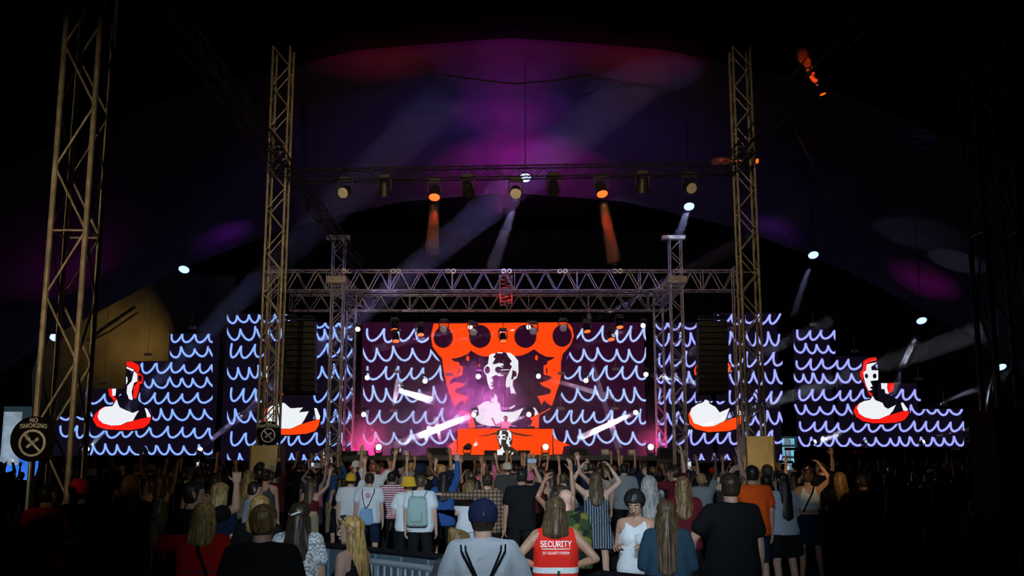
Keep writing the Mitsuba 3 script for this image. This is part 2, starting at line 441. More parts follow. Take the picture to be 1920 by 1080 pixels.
red_face = Polygon([(813, 607), (808, 630), (811, 650), (822, 665), (829, 672), (831, 690), (834, 705), (837, 720), (842, 737), (851, 759), (854, 762), (861, 755), (868, 750), (871, 760), (873, 759), (874, 752), (879, 744), (866, 740), (855, 737), (853, 732), (856, 728), (866, 726), (873, 721), (876, 720), (862, 718), (853, 716), (846, 720.6), (843, 721), (844, 713.6), (851, 708), (860, 706), (867, 704), (868, 687), (862.5, 686), (860, 679), (851, 677.5), (846, 672.6), (855.5, 672), (865, 669), (878, 663.6), (883, 657), (892, 663.6), (905.5, 668.5), (918, 669), (925, 664), (940, 659), (955, 664), (963, 668), (977, 667), (990, 662), (1001, 655), (1013, 663.6), (1024, 669), (1040, 670), (1038, 672), (1033, 675), (1026, 677.5), (1026, 683), (1019, 686), (1019, 702.5), (1030, 705), (1035.5, 709), (1027, 713.6), (1012, 718), (1016, 723), (1030, 729), (1033.5, 733), (1030, 738.6), (1007, 743), (1011, 750), (1015, 759.5), (1020, 750.5), (1028, 757.6), (1034, 761.5), (1040, 746), (1044, 733), (1049, 720), (1052, 705), (1052, 680), (1055, 663.6), (1062, 656.7), (1070, 647), (1076, 630), (1073, 615), (1067.5, 607), (1059, 604.5)]).buffer(0)
for e in ((831, 633, 18, 19.5), (900, 631, 20.5, 21.5), (985, 631, 20.5, 21.5), (1054, 630, 18, 20.5)): red_face = red_face.difference(ell(*e))
slits = [sbox(859.5, 690, 861.5, 701), sbox(1024, 690, 1026, 701)]
for s in slits: red_face = red_face.difference(s)
C_red = [red_face, Polygon([(857, 769), (882, 774), (887, 782), (892, 803), (879, 804), (878, 791), (870, 778)]), Polygon([(993, 783.5), (1010, 777), (1031, 765), (1033, 766), (1011, 779), (1010, 803), (992, 803), (998, 790)]),
         Polygon([(1037, 819), (1046, 826), (1070, 835), (1057, 837), (1054, 852), (1038, 852)]), Polygon([(857, 822), (846, 832), (830, 846), (834, 853), (857, 853)]),
         ell(877, 672, 3, 5), ell(1006, 671, 3, 5), Polygon([(896, 683), (901, 684), (899, 687), (896, 686)])]
blk = Polygon([(805, 600), (1080, 600), (1078, 640), (1060, 668), (1056, 700), (1050, 735), (1040, 764), (1015, 780), (1015, 860), (872, 860), (872, 782), (850, 768), (838, 735), (828, 676), (808, 650)]).buffer(3)
led_wall('centre LED wall showing a bust with goggles between two red faces', [(680, 857, 604, 858), (857, 1035, 604, 858), (1035, 1212, 604, 858)], 47.0,
         [(630, 30, 26, 682, 1210), (667, 29, 25, 682, 1210), (701, 28, 25, 682, 1210), (742, 30, 24, 682, 1210), (783, 28, 25, 682, 1210), (822, 28, 26, 682, 1210)],
         3, BLUE_C, HALO_C, C_red, C_white, blk, ORANGE, (0.024, 0.003, 0.016), weight=2.0, white_w=1.5)  # purple panel glow stands in for lit haze before the wall

# right wall
D_ = lambda p: tr(p, 1220, 580, 3.724)
D_white = [D_([(272, 730), (285, 690), (330, 660), (365, 650), (380, 630), (405, 640), (410, 660), (450, 680), (480, 720), (550, 690), (520, 775), (490, 790), (440, 815), (370, 820), (300, 795)]), D_([(590, 665), (610, 675), (632, 735), (610, 745)])]
D_red = [D_([(262, 735), (285, 690), (272, 730), (300, 795), (370, 820), (440, 815), (520, 780), (620, 745), (632, 750), (628, 800), (600, 835), (540, 850), (400, 858), (310, 835), (270, 800)]),
         Polygon([(1305, 684), (1301, 694), (1302, 702), (1309, 706), (1309, 703), (1305, 699), (1304, 693), (1307, 685)]), Polygon([(1363, 680), (1368, 682), (1370, 692), (1367, 699), (1364, 698), (1366, 690)])]
blk = shapely.union_all(D_white + D_red).buffer(2.5).union(sbox(1304, 640, 1366, 752))
led_wall('right LED wall of waves behind the line array, a white and orange shape below', [(1228, 1338, 604, 864), (1338, 1468, 586, 864)], 47.2,
         [(612, 14, 22, 1230, 1305), (600, 18, 22, 1342, 1455), (638, 27, 20, 1230, 1458), (676, 28, 21, 1230, 1459), (710, 27, 20, 1230, 1460), (746, 28, 21, 1230, 1462), (786, 27, 20, 1230, 1464), (822, 27, 22, 1230, 1466), (862, 18, 24, 1230, 1466)],
         4, BLUE_R, HALO_R, D_red, D_white, blk, ORANGE, GLOW)

# far right wall, stepped
E_ = lambda p: tr(p, 1580, 650, 5.4)
E_white = [E_([(140, 620), (165, 575), (215, 550), (275, 540), (300, 500), (325, 540), (400, 570), (420, 610), (455, 630), (535, 590), (505, 650), (470, 690), (420, 710), (370, 732), (300, 735), (220, 715), (165, 680)]), E_([(585, 570), (605, 565), (660, 640), (640, 652), (610, 648)]),
           E_([(240, 180), (300, 165), (345, 160), (285, 205), (290, 240), (355, 240), (362, 340), (300, 345), (275, 350), (300, 400), (270, 415), (300, 435), (260, 450), (235, 400), (215, 330), (205, 260), (235, 240)]).difference(ell(1580 + 238 / 5.4, 650 + 297 / 5.4, 3.2, 4.6)).difference(ell(1580 + 320 / 5.4, 650 + 297 / 5.4, 3.4, 4.8)),
           E_([(385, 370), (450, 370), (445, 420), (465, 480), (430, 475), (420, 430), (388, 430)])]
E_red = [E_([(105, 655), (130, 600), (165, 575), (140, 620), (165, 680), (220, 715), (300, 735), (370, 732), (420, 710), (480, 690), (600, 655), (668, 650), (665, 690), (620, 745), (540, 770), (420, 775), (300, 775), (200, 755), (135, 710)]),
         E_([(205, 150), (250, 120), (330, 105), (348, 135), (270, 160), (235, 175), (240, 215), (225, 250), (205, 330), (225, 380), (250, 450), (300, 480), (290, 510), (255, 470), (215, 370), (175, 300), (175, 255), (200, 230)]), E_([(455, 370), (520, 365), (510, 440), (475, 475), (450, 430)])]
blk = shapely.union_all(E_white + E_red + [E_([(300, 345), (362, 340), (385, 430), (430, 475), (585, 570), (640, 652), (505, 650), (420, 610), (330, 520)])]).buffer(2.5)
led_wall('stepped LED wall at the far right showing a goggled bust in a red boat', [(1487, 1567, 617, 839), (1567, 1646, 668, 839), (1646, 1727, 718, 839), (1727, 1808, 766, 839)], 48.5,
         [(629, 20, 19, 1489, 1566), (655, 19, 19, 1489, 1566), (685, 20, 22, 1489, 1645), (710, 19, 20, 1489, 1645), (742, 21, 22, 1493, 1726), (770, 19, 20, 1493, 1806), (801, 20, 21, 1495, 1806), (829, 18, 20, 1500, 1806)],
         5, BLUE_R, HALO_R, E_red, E_white, blk, RED, GLOW)
# ================================================================ trusses
def truss(name, label, cat_, A, B, w, h, seg, rc, rb, bsdf='aluminium', split=True, up=(0, 0, 1), group=None):
    """A box truss from A to B: four chords and zigzag braces on its four faces."""
    key = thing(name, label, cat_, group)
    m, L = frame_to(A, B, up)
    R, o = m[:3, :3], m[:3, 3]
    cn = [(-w / 2, -h / 2), (w / 2, -h / 2), (w / 2, h / 2), (-w / 2, h / 2)]
    pt = lambda c, z: o + R @ np.array([c[0], c[1], z])
    for c in cn: put_tube('chord', pt(c, 0), pt(c, L), rc, bsdf, key)
    n = max(2, int(round(L / seg)))
    lac = []
    for f in range(4):
        a, b = cn[f], cn[(f + 1) % 4]
        for i in range(n):
            p, q = (a, b) if (i + f + f // 2) % 2 else (b, a)
            z0, z1 = L * i / n, L * (i + 1) / n
            if split: put_tube('brace', pt(p, z0), pt(q, z1), rb, bsdf, key)
            else: lac.append(cone_mesh(pt(p, z0), pt(q, z1), rb, rb, 5))
        for z in (0.0, L) if not split else [L * k / n for k in range(0, n + 1, 6)]:
            if split: put_tube('cross_bar', pt(a, z), pt(b, z), rb, bsdf, key)
            else: lac.append(cone_mesh(pt(a, z), pt(b, z), rb, rb, 5))
    if lac: put('lacing', cat(*lac), bsdf, key, smooth=40)
    return key


def mast(px0, d, ztop, w, label, y=830, **kw):
    g = P(px0, y, d)
    return truss('truss_mast', label, 'truss tower', (g[0], d, 0), (g[0], d, ztop), w, w, kw.pop('seg', 0.62), kw.pop('rc', 0.032), kw.pop('rb', 0.016), **kw)


# four masts of the tent
mast(113, 12.0, 10.9, 0.42, 'tall old truss mast at the far left behind the large no smoking sign', bsdf='aluminium_old', rc=0.034, rb=0.014, seg=0.78)
mast(1897, 12.0, 10.9, 0.42, 'dark truss mast at the right edge of the photo', bsdf='aluminium_old', rc=0.034, rb=0.014, seg=0.78)
mast(503, 26.0, 12.9, 0.46, 'truss mast standing on the plywood box left of the stage', bsdf='aluminium_old', seg=0.55)
mast(1415, 26.0, 12.9, 0.46, 'truss mast standing on the plywood box right of the stage', bsdf='aluminium_old', seg=0.55)
for px0, side in ((503, 'left'), (1418, 'right')):
    g = P(px0, 830, 26.0)
    zt = P(px0, 835 if side == 'left' else 818, 25.6)[2]
    k = thing('plywood_box', f'plywood box around the foot of the {side} mast', 'box')
    for s in (-1, 1): put('side_board', bx((g[0] + s * 0.36, 26.0, zt / 2), (0.03, 0.72, zt), bevel=0.004), 'plywood_dark', k)
    put('front_board', bx((g[0], 25.62, zt / 2), (0.66, 0.03, zt), bevel=0.004), 'plywood', k)
    put('back_board', bx((g[0], 26.38, zt / 2), (0.66, 0.03, zt)), 'plywood', k)

mat('dark_red_paint', (0.07, 0.005, 0.005), 0.8, specular=0.1)
k = thing('foot_box', 'dark red box around the foot of the mast at the right edge', 'box')
for i, (cx, cy, sx, sy) in enumerate(((0, -0.34, 0.62, 0.03), (0, 0.34, 0.62, 0.03), (-0.325, 0, 0.03, 0.71), (0.325, 0, 0.03, 0.71))):
    put('board', bx((P(1897, 830, 12.0)[0] + cx, 12.0 + cy, P(0, 768, 11.7)[2] / 2), (sx, sy, P(0, 768, 11.7)[2]), bevel=0.004), 'dark_red_paint', k)

# ground support towers and roof grid of the stage
zt = P(627, 450, 40)[2]
for px0, d, nm in ((629, 40.0, 'left front'), (1272, 40.0, 'right front'), (656, 46.0, 'left rear'), (1237, 46.0, 'right rear')):
    top = zt if 'front' in nm else P(656, 560, 46)[2]
    k = mast(px0, d, top, 0.46 if 'front' in nm else 0.4, f'{nm} support tower of the stage roof', y=700, rc=0.030 if 'front' in nm else 0.022, rb=0.016, seg=0.48, split='front' in nm)
    if 'front' in nm:
        g = P(px0, 700, d)
        put('top_beam', bx((g[0] - 0.05, d, top + 0.10), (0.95, 0.3, 0.16), bevel=0.02), 'aluminium', k)
        put('sleeve_block', bx((g[0], d, P(0, 527, d)[2]), (0.80, 0.80, 0.30), bevel=0.03), 'aluminium_old', k)
z0 = (P(945, 509, 40)[2] + P(945, 545, 40)[2]) / 2
hh = P(945, 508, 40)[2] - P(945, 545, 40)[2]
xl, xr = P(497, 527, 40)[0], P(1394, 527, 40)[0]
truss('roof_truss', 'wide front roof truss across the stage between the masts', 'truss', (xl, 40.0, z0), (xr, 40.0, z0), 0.55, hh, 0.42, 0.030, 0.020)
z1 = (P(945, 553, 46)[2] + P(945, 583, 46)[2]) / 2
truss('roof_truss', 'darker rear roof truss hanging below and behind the front one', 'truss', (P(545, 570, 46)[0], 46.0, z1), (P(1252, 570, 46)[0], 46.0, z1), 0.5, 0.72, 0.46, 0.026, 0.018, bsdf='aluminium_old')
for px0 in (629, 948, 1272):
    x = P(px0, 527, 40)[0]
    truss('roof_truss', {629: 'left', 948: 'middle', 1272: 'right'}[px0] + ' fore and aft truss joining the two roof trusses', 'truss', (x, 40.4, z0), (x, 45.7, z1 + 0.1), 0.5, 0.6, 0.6, 0.026, 0.018)
for px0, nm in ((1389, 'right'), (509, 'left')):
    mast(px0, 39.2, z0 + 0.4, 0.36, f'slim truss tower beside the {nm} mast carrying the end of the roof truss', y=700, rc=0.026, rb=0.014, seg=0.42, split=False)
# truss end plates, round like the photo's paired couplers
for px0 in (650, 742, 845, 950, 1055, 1158, 1273):
    c = P(px0, 508, 39.62)
    k = thing('coupler_plate', f'{["first", "second", "third", "fourth", "fifth", "sixth", "seventh"][[650, 742, 845, 950, 1055, 1158, 1273].index(px0)]} pair of round couplers from the left on the roof truss', 'coupler', 'couplers on the front roof truss')
    for s in (-1, 1):
        ringm = trimesh.creation.annulus(0.05, 0.10, 0.05, sections=16)
        put('ring', upright(ringm, (c[0] + s * 0.11, 39.66, c[2])), 'aluminium', k)

# flown lighting truss and its side trusses
la, lb = P(566, 330, 26.0), P(1402, 316, 26.0)
truss('lighting_truss', 'flown black lighting truss with nine moving heads over the crowd', 'truss', la, lb, 0.30, 0.30, 0.34, 0.018, 0.009, bsdf='black_steel', split=False)
truss('lighting_truss', 'dark side truss running from the left mast towards the stage', 'truss', (-5.75, 15.0, la[2]), (-5.95, 38.5, la[2]), 0.34, 0.34, 0.4, 0.02, 0.01, bsdf='black_steel', split=False)
truss('lighting_truss', 'dark side truss running forward from the right mast', 'truss', (6.1, 14.0, lb[2]), (5.75, 26.0, lb[2]), 0.34, 0.34, 0.4, 0.02, 0.01, bsdf='black_steel', split=False)

# ================================================================ lamps
HEAD = {}


def moving_head(at, aim, s, rgb, label, group=None, hang=True, lit=1.0, bsdf='black_plastic'):
    """A moving head: base, yoke, head and lens. at: the middle of the head; aim: where its lens points."""
    at, aim = np.asarray(at, float), np.asarray(aim, float)
    d = (aim - at) / np.linalg.norm(aim - at)
    key = thing('moving_head_lamp', label, 'stage lamp', group)
    up = 1 if hang else -1
    put('base', bx(at + [0, 0, up * s * 1.02], (s * 0.95, s * 0.75, s * 0.34), bevel=s * 0.05), bsdf, key)
    yoke = [bx(at + [q * s * 0.54, 0, up * s * 0.42], (s * 0.12, s * 0.3, s * 1.0), bevel=s * 0.03) for q in (-1, 1)] + [bx(at + [0, 0, up * s * 0.84], (s * 1.16, s * 0.32, s * 0.12))]
    put('yoke', cat(*yoke), bsdf, key)
    m, _ = frame_to(at - d * s * 0.62, at + d * s * 0.55)
    hm = lathe([(0, 0), (0.28, 0), (0.36, 0.12), (0.40, 0.45), (0.47, 0.95), (0.50, 1.10), (0.50, 1.17), (0.46, 1.17), (0.45, 1.13), (0, 1.13)], 20)
    hm.vertices *= s
    hm.apply_transform(m)
    put('head', hm, bsdf, key, smooth=35)
    ln = lathe([(0, 1.185), (0.2, 1.18), (0.36, 1.165), (0.44, 1.14), (0.44, 1.12), (0, 1.12)], 20)
    ln.vertices *= s
    ln.apply_transform(m)
    put('lens', ln, 'lens_off', key, smooth=35, emit=[c * lit for c in rgb] if rgb is not None else None)
    return key


CAM = np.array([0, 0, H0])
DOWN = np.array([0, 0, -1.0])
ON_ORANGE, ON_WHITE, ON_BLUE = (2.2, 0.16, 0.0), (2.2, 2.2, 2.2), (0.75, 1.15, 3.0)
nth9 = ['first', 'second', 'third', 'fourth', 'fifth', 'sixth', 'seventh', 'eighth', 'ninth']
heads9 = [(648, 359, None, (-0.35, -1, -0.55), 'pale'), (721, 355, None, (0, 0.4, -1), 'dark'), (815, 361, ON_ORANGE, (0, -0.55, -1), 'orange'), (877, 354, None, (0.1, 0.8, -0.5), 'dark'), (967, 359, None, (0, -1, -0.7), 'pale'),
          (1038, 351, None, (0, 0.8, -0.5), 'dark'), (1127, 355, ON_ORANGE, (0.15, -0.55, -1), 'orange'), (1204, 348, None, (0, 0.4, -1), 'dark'), (1292, 350, None, (0.3, -1, -0.6), 'pale')]
for i, (x, y, rgb, aim, how) in enumerate(heads9):
    c = P(x, y, 26.0)
    what = {'pale': 'unlit moving head with a pale lens', 'dark': 'dark moving head turned away', 'orange': 'moving head glowing orange'}[how]
    moving_head(c, c + np.array(aim), 0.33, rgb, f'{what}, {nth9[i]} from the left under the lighting truss', 'moving heads under the lighting truss')

# small bright lamps in front of the centre wall, hung from the rear roof truss or on stands behind the stage
dots = [(672, 617), (993, 613), (883, 613), (1207, 610), (1008, 705), (898, 706), (688, 708), (683, 777), (992, 777), (890, 777), (1193, 773), (1210, 702), (797, 714), (1098, 712), (752, 733)]
aims = [(560, 650, 42), (800, 655, 42), (760, 660, 42), (1080, 652, 42), (1150, 745, 43), (800, 700, 43), (745, 730, 43), (600, 795, 43), (940, 798, 42), (740, 835, 42.5), (1085, 822, 42), (1305, 717, 43), (790, 760, 43), (1150, 838, 43), (812, 752, 42)]
names = ['top left corner', 'right of the goggled head, top', 'left of the goggled head, top', 'top right corner', 'beside the right red face', 'beside the left red face', 'left edge, middle row', 'left edge, lower row', 'right of the shirt', 'left of the shirt', 'right side, lower row', 'right edge, middle row', 'left side, middle row', 'right side, middle row', 'left side above the brightest short beam']
lamp_at = {}
for (x, y), (ax, ay, ad), nm in zip(dots, aims, names):
    c = P(x, y, 44.2)
    lamp_at[(x, y)] = c
    aim = P(ax, ay, ad)
    # the head looks between its beam and the camera, so its lens shows
    k = moving_head(c, aim * 0.55 + (c + (CAM - c) * 0.25) * 0.45, 0.25, ON_WHITE, f'small bright lamp before the centre LED wall, {nm}', 'bright lamps before the centre LED wall')
    put_tube('safety_wire', c + [0, 0, 0.25], [c[0], 45.75, z1 - 0.36], 0.005, 'black_steel', k)
# orange glowing heads under the rear truss
for i, (x, y) in enumerate(((740, 617), (742, 638), (788, 626), (943, 638), (1100, 620), (1145, 635), (1161, 612))):
    c = P(x, y - 5, 43.6)
    k = moving_head(c, c + np.array([0.1, -0.45, -1]), 0.34, ON_ORANGE, f'orange glowing lamp at the top of the stage, {nth9[i]} from the left', 'orange lamps at the top of the stage')
    put_tube('clamp_pipe', c + [0, 0, 0.35], [c[0], 45.75, z1 - 0.36], 0.012, 'black_steel', k)
for i, (x, y) in enumerate(((832, 616), (888, 622), (1000, 620), (1056, 614))):
    c = P(x, y, 43.4)
    k = moving_head(c, c + np.array([0, -1, -0.25]), 0.36, None, f'unlit lamp hanging before a dark goggle of the red faces, {nth9[i]} from the left', 'unlit lamps before the goggles')
    put_tube('clamp_pipe', c + [0, 0, 0.35], [c[0], 45.75, z1 - 0.36], 0.012, 'black_steel', k)
zs_ = P(945, 854, 42.6)[2]
# lamps on the stage floor
for x, y, aim, nm in ((876, 838, (895, 831, 44), 'left end of the DJ booth'), (1022, 838, (1034, 833, 41.5), 'right end of the DJ booth'), (710, 838, (712, 838, 40), 'stage left beside the pink smoke'), (1220, 834, (1224, 833, 40), 'stage right beside the pink smoke')):
    c = P(x, y, 43.0)
    c[2] = zs_ + 1.19 * 0.29
    moving_head(c, P(*aim), 0.29, ON_WHITE, f'moving head on the stage floor, {nm}', 'moving heads on the stage floor', hang=False)


def flood(at, aim, r, rgb, label, group):
    """A round flood lamp on a bracket."""
    at, aim = np.asarray(at, float), np.asarray(aim, float)
    d = (aim - at) / np.linalg.norm(aim - at)
    key = thing('flood_lamp', label, 'flood lamp', group)
    m, _ = frame_to(at - d * r * 0.9, at)
    hm = lathe([(0, 0), (0.5, 0), (0.75, 0.25), (1.0, 0.85), (1.06, 0.9), (1.06, 1.0), (0.98, 1.0), (0.96, 0.9), (0, 0.9)], 20)
    hm.vertices *= r
    hm.apply_transform(m)
    put('housing', hm, 'black_plastic', key, smooth=35)
    ln = lathe([(0, 0.99), (0.6, 0.97), (0.95, 0.92), (0.95, 0.90), (0, 0.90)], 20)
    ln.vertices *= r
    ln.apply_transform(m)
    put('lens', ln, 'lens_off', key, smooth=35, emit=rgb)
    put('bracket', cat(*[cone_mesh(at + [q * r * 1.1, 0, 0], at + [q * r * 1.1, 0, r * 1.7], r * 0.06, r * 0.06, 6) for q in (-1, 1)] + [cone_mesh(at + [-r * 1.1, 0, r * 1.7], at + [r * 1.1, 0, r * 1.7], r * 0.06, r * 0.06, 6)]), 'black_steel', key)
    return key


for i, (x, y, d, nm) in enumerate(((103, 633, 34, 'behind the far left mast'), (345, 505, 36, 'above the far left LED wall'), (985, 333, 33, 'behind the middle of the lighting truss'), (1292, 387, 36, 'below the last head of the lighting truss'),
                                   (1525, 478, 37, 'right of the right mast'), (1728, 601, 38, 'above the far right LED wall'), (1877, 688, 38, 'lowest, by the right edge'))):
    c = P(x, y, d)
    k = flood(c, c + np.array([0.0, -0.75, -1]), 0.20, ON_BLUE, f'blue white flood lamp under the canopy, {nm}', 'blue white floods under the canopy')
    put_tube('drop_rod', c + [0, 0, 0.33], [c[0], c[1], float(canopy(np.array(c[0]), np.array(c[1])))], 0.012, 'black_steel', k)
for x, y, d, rgb, aim, nm in ((1543, 177, 20.0, ON_ORANGE, (-0.6, -0.6, 0.9), 'high on the right side truss'), (1420, 302, 25.2, ON_ORANGE, (-1, -0.5, 0), 'at the top of the right mast')):
    c = P(x, y, d)
    flood(c, c + np.array(aim), 0.07, rgb, f'small red orange lamp {nm}', 'red lamps on the right')
# lamps at the foot of the side walls
for i, (x, y, d, nm) in enumerate(((163, 842, 45.5, 'left end'), (272, 835, 45.5, 'middle'), (375, 840, 45.5, 'right end'))):
    c = P(x, y, d)
    s_ = 0.24
    c[2] = P(x, 856, 47.0)[2] - 0.02 + 1.19 * s_
    moving_head(c, c + np.array([0.5 if i != 1 else 0, -1, 0.6]), s_, ON_WHITE if i != 1 else None, f'moving head at the foot of the far left LED wall, {nm}', 'moving heads by the far left wall', hang=False, lit=0.6)
for i, (x, y, d, nm) in enumerate(((1525, 830, 46.8, 'left end'), (1620, 830, 46.8, 'middle'), (1728, 827, 46.8, 'right end'), (1815, 822, 46.8, 'beyond its right end'))):
    c = P(x, y, d)
    s_ = 0.22
    c[2] = P(x, 840, 48.5)[2] - 0.02 + 1.19 * s_
    moving_head(c, c + np.array([0.6, -1, 0.35]), s_, ON_WHITE if i % 2 == 0 else None, f'moving head at the foot of the far right LED wall, {nm}', 'moving heads by the far right wall', hang=False, lit=0.7)
# small hung units with a drop rod
for i, (x, y, d) in enumerate(((360, 614, 46.6), (278, 665, 46.6), (195, 719, 46.6), (108, 773, 46.6), (1525, 608, 48.1), (1603, 658, 48.1), (1723, 737 - 27, 48.1), (1770, 767 - 9, 48.1), (745, 697, 46.5), (738, 770, 46.5), (843, 702, 46.5), (945, 766, 46.5), (945, 700, 46.5), (1053, 700, 46.5), (1052, 766, 46.5), (1155, 692, 46.5), (1153, 766, 46.5))):
    c = P(x, y, d)
    k = thing('hanging_bar_lamp', 'small grey bar lamp ' + (f'before the centre LED wall, {["first", "second", "third", "fourth", "fifth", "sixth", "seventh", "eighth", "ninth"][sorted([(745, 697), (738, 770), (843, 702), (945, 766), (945, 700), (1053, 700), (1052, 766), (1155, 692), (1153, 766)]).index((x, y))]} from the left' if i > 7 else f'over the {["highest", "second", "third", "lowest"][i % 4]} step of the far {"left" if i < 4 else "right"} LED wall'), 'stage lamp', 'small hanging bar lamps')
    put('body', bx(c, (0.34, 0.14, 0.12), bevel=0.015), 'grey_plastic', k)
    put_tube('rod', c + [-0.02, 0, 0.06], c + [-0.02, 0, 0.62], 0.012, 'grey_plastic', k)
    put_tube('wire', c + [-0.02, 0, 0.6], [c[0] - 0.02, 46.25 if i > 7 else c[1], z1 - 0.36 if i > 7 else 14.02], 0.004, 'black_steel', k)

# line arrays
for px0, px1, side in ((531, 592, 'left'), (1308, 1362, 'right')):
    k = thing('line_array', f'hung line array of black loudspeakers before the {side} LED wall', 'loudspeaker')
    n = 12
    wdt = P(px1, 660, 39)[0] - P(px0, 660, 39)[0]
    for i in range(n):
        y = 603 + (738 - 603) * (i + 0.5) / n
        c = P((px0 + px1) / 2, y, 39.0 - 0.004 * i * i)
        b = bx((0, 0, 0), (wdt, 0.55, 0.212), bevel=0.02)
        rot(b, [1, 0, 0], math.radians(-1.2 * i))
        b.apply_translation(c)
        put('cabinet', b, 'black_plastic', k)
    c = P((px0 + px1) / 2, 596, 39)
    put('bumper_frame', bx(c, (wdt * 0.9, 0.7, 0.08)), 'black_steel', k)
    for s in (-0.3, 0.3): put_tube('chain', c + [s, 0, 0], (c[0] + s, 39.76, z0 - hh / 2), 0.015, 'black_steel', k)

# ================================================================ stage
zs = P(945, 854, 42.6)[2]
x0, x1 = P(640, 854, 42.6)[0], P(1252, 854, 42.6)[0]
k = thing('stage', 'black stage deck with a dark cloth front', 'stage')
put('deck', bx(((x0 + x1) / 2, 46.3, zs - 0.1), (x1 - x0, 7.4, 0.2)), 'black_plastic', k)
put('front_skirt', bx(((x0 + x1) / 2, 42.75, (zs - 0.2) / 2), (x1 - x0 - 0.1, 0.1, zs - 0.2)), 'black_cloth', k)
for (xa, xb, y, d, nm) in ((100, 400, 856, 47.0, 'far left'), (425, 662, 864, 47.2, 'left'), (1228, 1468, 864, 47.2, 'right'), (1487, 1808, 840, 48.5, 'far right')):
    a, b = P(xa, y, d), P(xb, y, d)
    k = thing('screen_platform', f'black platform under the {nm} LED wall', 'platform')
    put('deck', bx(((a[0] + b[0]) / 2, d - 0.9, a[2] - 0.05), (b[0] - a[0] + (0.6 if nm.startswith('far') else -0.25), 2.6, 0.1)), 'black_plastic', k)
    put('skirt', bx(((a[0] + b[0]) / 2, d - 0.3, (a[2] - 0.12) / 2), (b[0] - a[0] - 0.3, 1.5, a[2] - 0.12)), 'black_cloth', k)
# DJ booth with its own LED front
ba, bb = P(857, 803, 44.3), P(1037, 854, 44.3)
k = thing('dj_booth', 'DJ booth with a glowing orange LED front showing a small goggled bust', 'DJ booth')
put('body', bx(((ba[0] + bb[0]) / 2, 44.85, (zs + ba[2]) / 2), (bb[0] - ba[0], 1.0, ba[2] - zs), bevel=0.02), 'black_plastic', k)
small = lambda g: aff.translate(aff.scale(g, 0.40, 0.40, origin=(907, 660)), 933 - 907, 806 - 660)
face = sbox(858, 804, 1036, 853)
wing = Polygon([(888, 819), (915, 815), (936, 809), (934, 813), (915, 817)]).union(Polygon([(956, 808), (968, 812), (985, 815), (1004, 817), (985, 818), (966, 815)]))
dark = small(shapely.union_all([Polygon([(905, 665), (940, 655), (975, 670), (975, 720), (965, 735), (1010, 770), (1000, 800), (890, 800), (893, 762), (920, 750), (915, 730), (905, 700)])]))
wsm = small(shapely.union_all(C_white)).intersection(face).buffer(0.15)
put('led_front', on_screen(face.difference(wing).difference(dark.buffer(0.5)).difference(wsm.buffer(0.3)), 44.34, 0.03), 'led_black', k, emit=ORANGE, weight=2.0)
put('white_shape', on_screen(wsm, 44.34, 0.035), 'led_black', k, emit=(0.86, 0.88, 0.92))
for i, s in enumerate((-1.1, -0.4, 0.4, 1.1)):
    kk = thing('dj_player', f'flat DJ deck on top of the booth, {nth9[i]} from the left', 'DJ deck', 'decks on the DJ booth')
    c = ((ba[0] + bb[0]) / 2 + s, 44.9, ba[2] + 0.05)
    put('case', bx(c, (0.42, 0.42, 0.10), bevel=0.01), 'black_plastic', kk)
    pl = lathe([(0, 0.07), (0.13, 0.07), (0.14, 0.05), (0, 0.05)], 16); pl.apply_translation(c)
    put('jog_wheel', pl, 'steel', kk)
# boxes along the front of the stage
boxes = [(647, 856, 40, 21, 'black_plastic', 'large black subwoofer at the left end of the stage'), (616, 857, 15, 17, 'grey_plastic', 'grey case left of the stage by the front support tower'), (680, 849, 18, 8, 'grey_plastic', 'low grey monitor wedge in the pink smoke'),
         (743, 847, 17, 14, 'black_plastic', 'black cube monitor left on the stage'), (763, 849, 11, 9, 'grey_plastic', 'small grey unit left on the stage'), (823, 847, 42, 15, 'black_plastic', 'wide black monitor left of the DJ booth'),
         (920, 850, 24, 11, 'black_plastic', 'black monitor before the DJ booth on the left'), (982, 850, 24, 11, 'black_plastic', 'black monitor before the DJ booth on the right'), (951, 852, 16, 6, 'black_plastic', 'small black box before the middle of the DJ booth'),
         (1084, 848, 40, 15, 'black_plastic', 'wide black monitor right of the DJ booth'), (1134, 847, 15, 10, 'grey_plastic', 'grey unit right on the stage'), (1184, 847, 14, 8, 'grey_plastic', 'grey unit further right on the stage'),
         (1252, 851, 40, 23, 'black_plastic', 'large black subwoofer at the right end of the stage'), (1283, 851, 11, 14, 'grey_plastic', 'grey case right of the stage'), (240, 862, 14, 10, 'grey_plastic', 'small grey box under the far left LED wall'), (478, 858, 14, 11, 'grey_plastic', 'grey box left of the plywood box of the left mast'),
         (1610, 847, 15, 10, 'grey_plastic', 'grey box under the far right LED wall'), (1022, 854, 10, 4, 'grey_plastic', 'flat grey unit at the right foot of the DJ booth')]
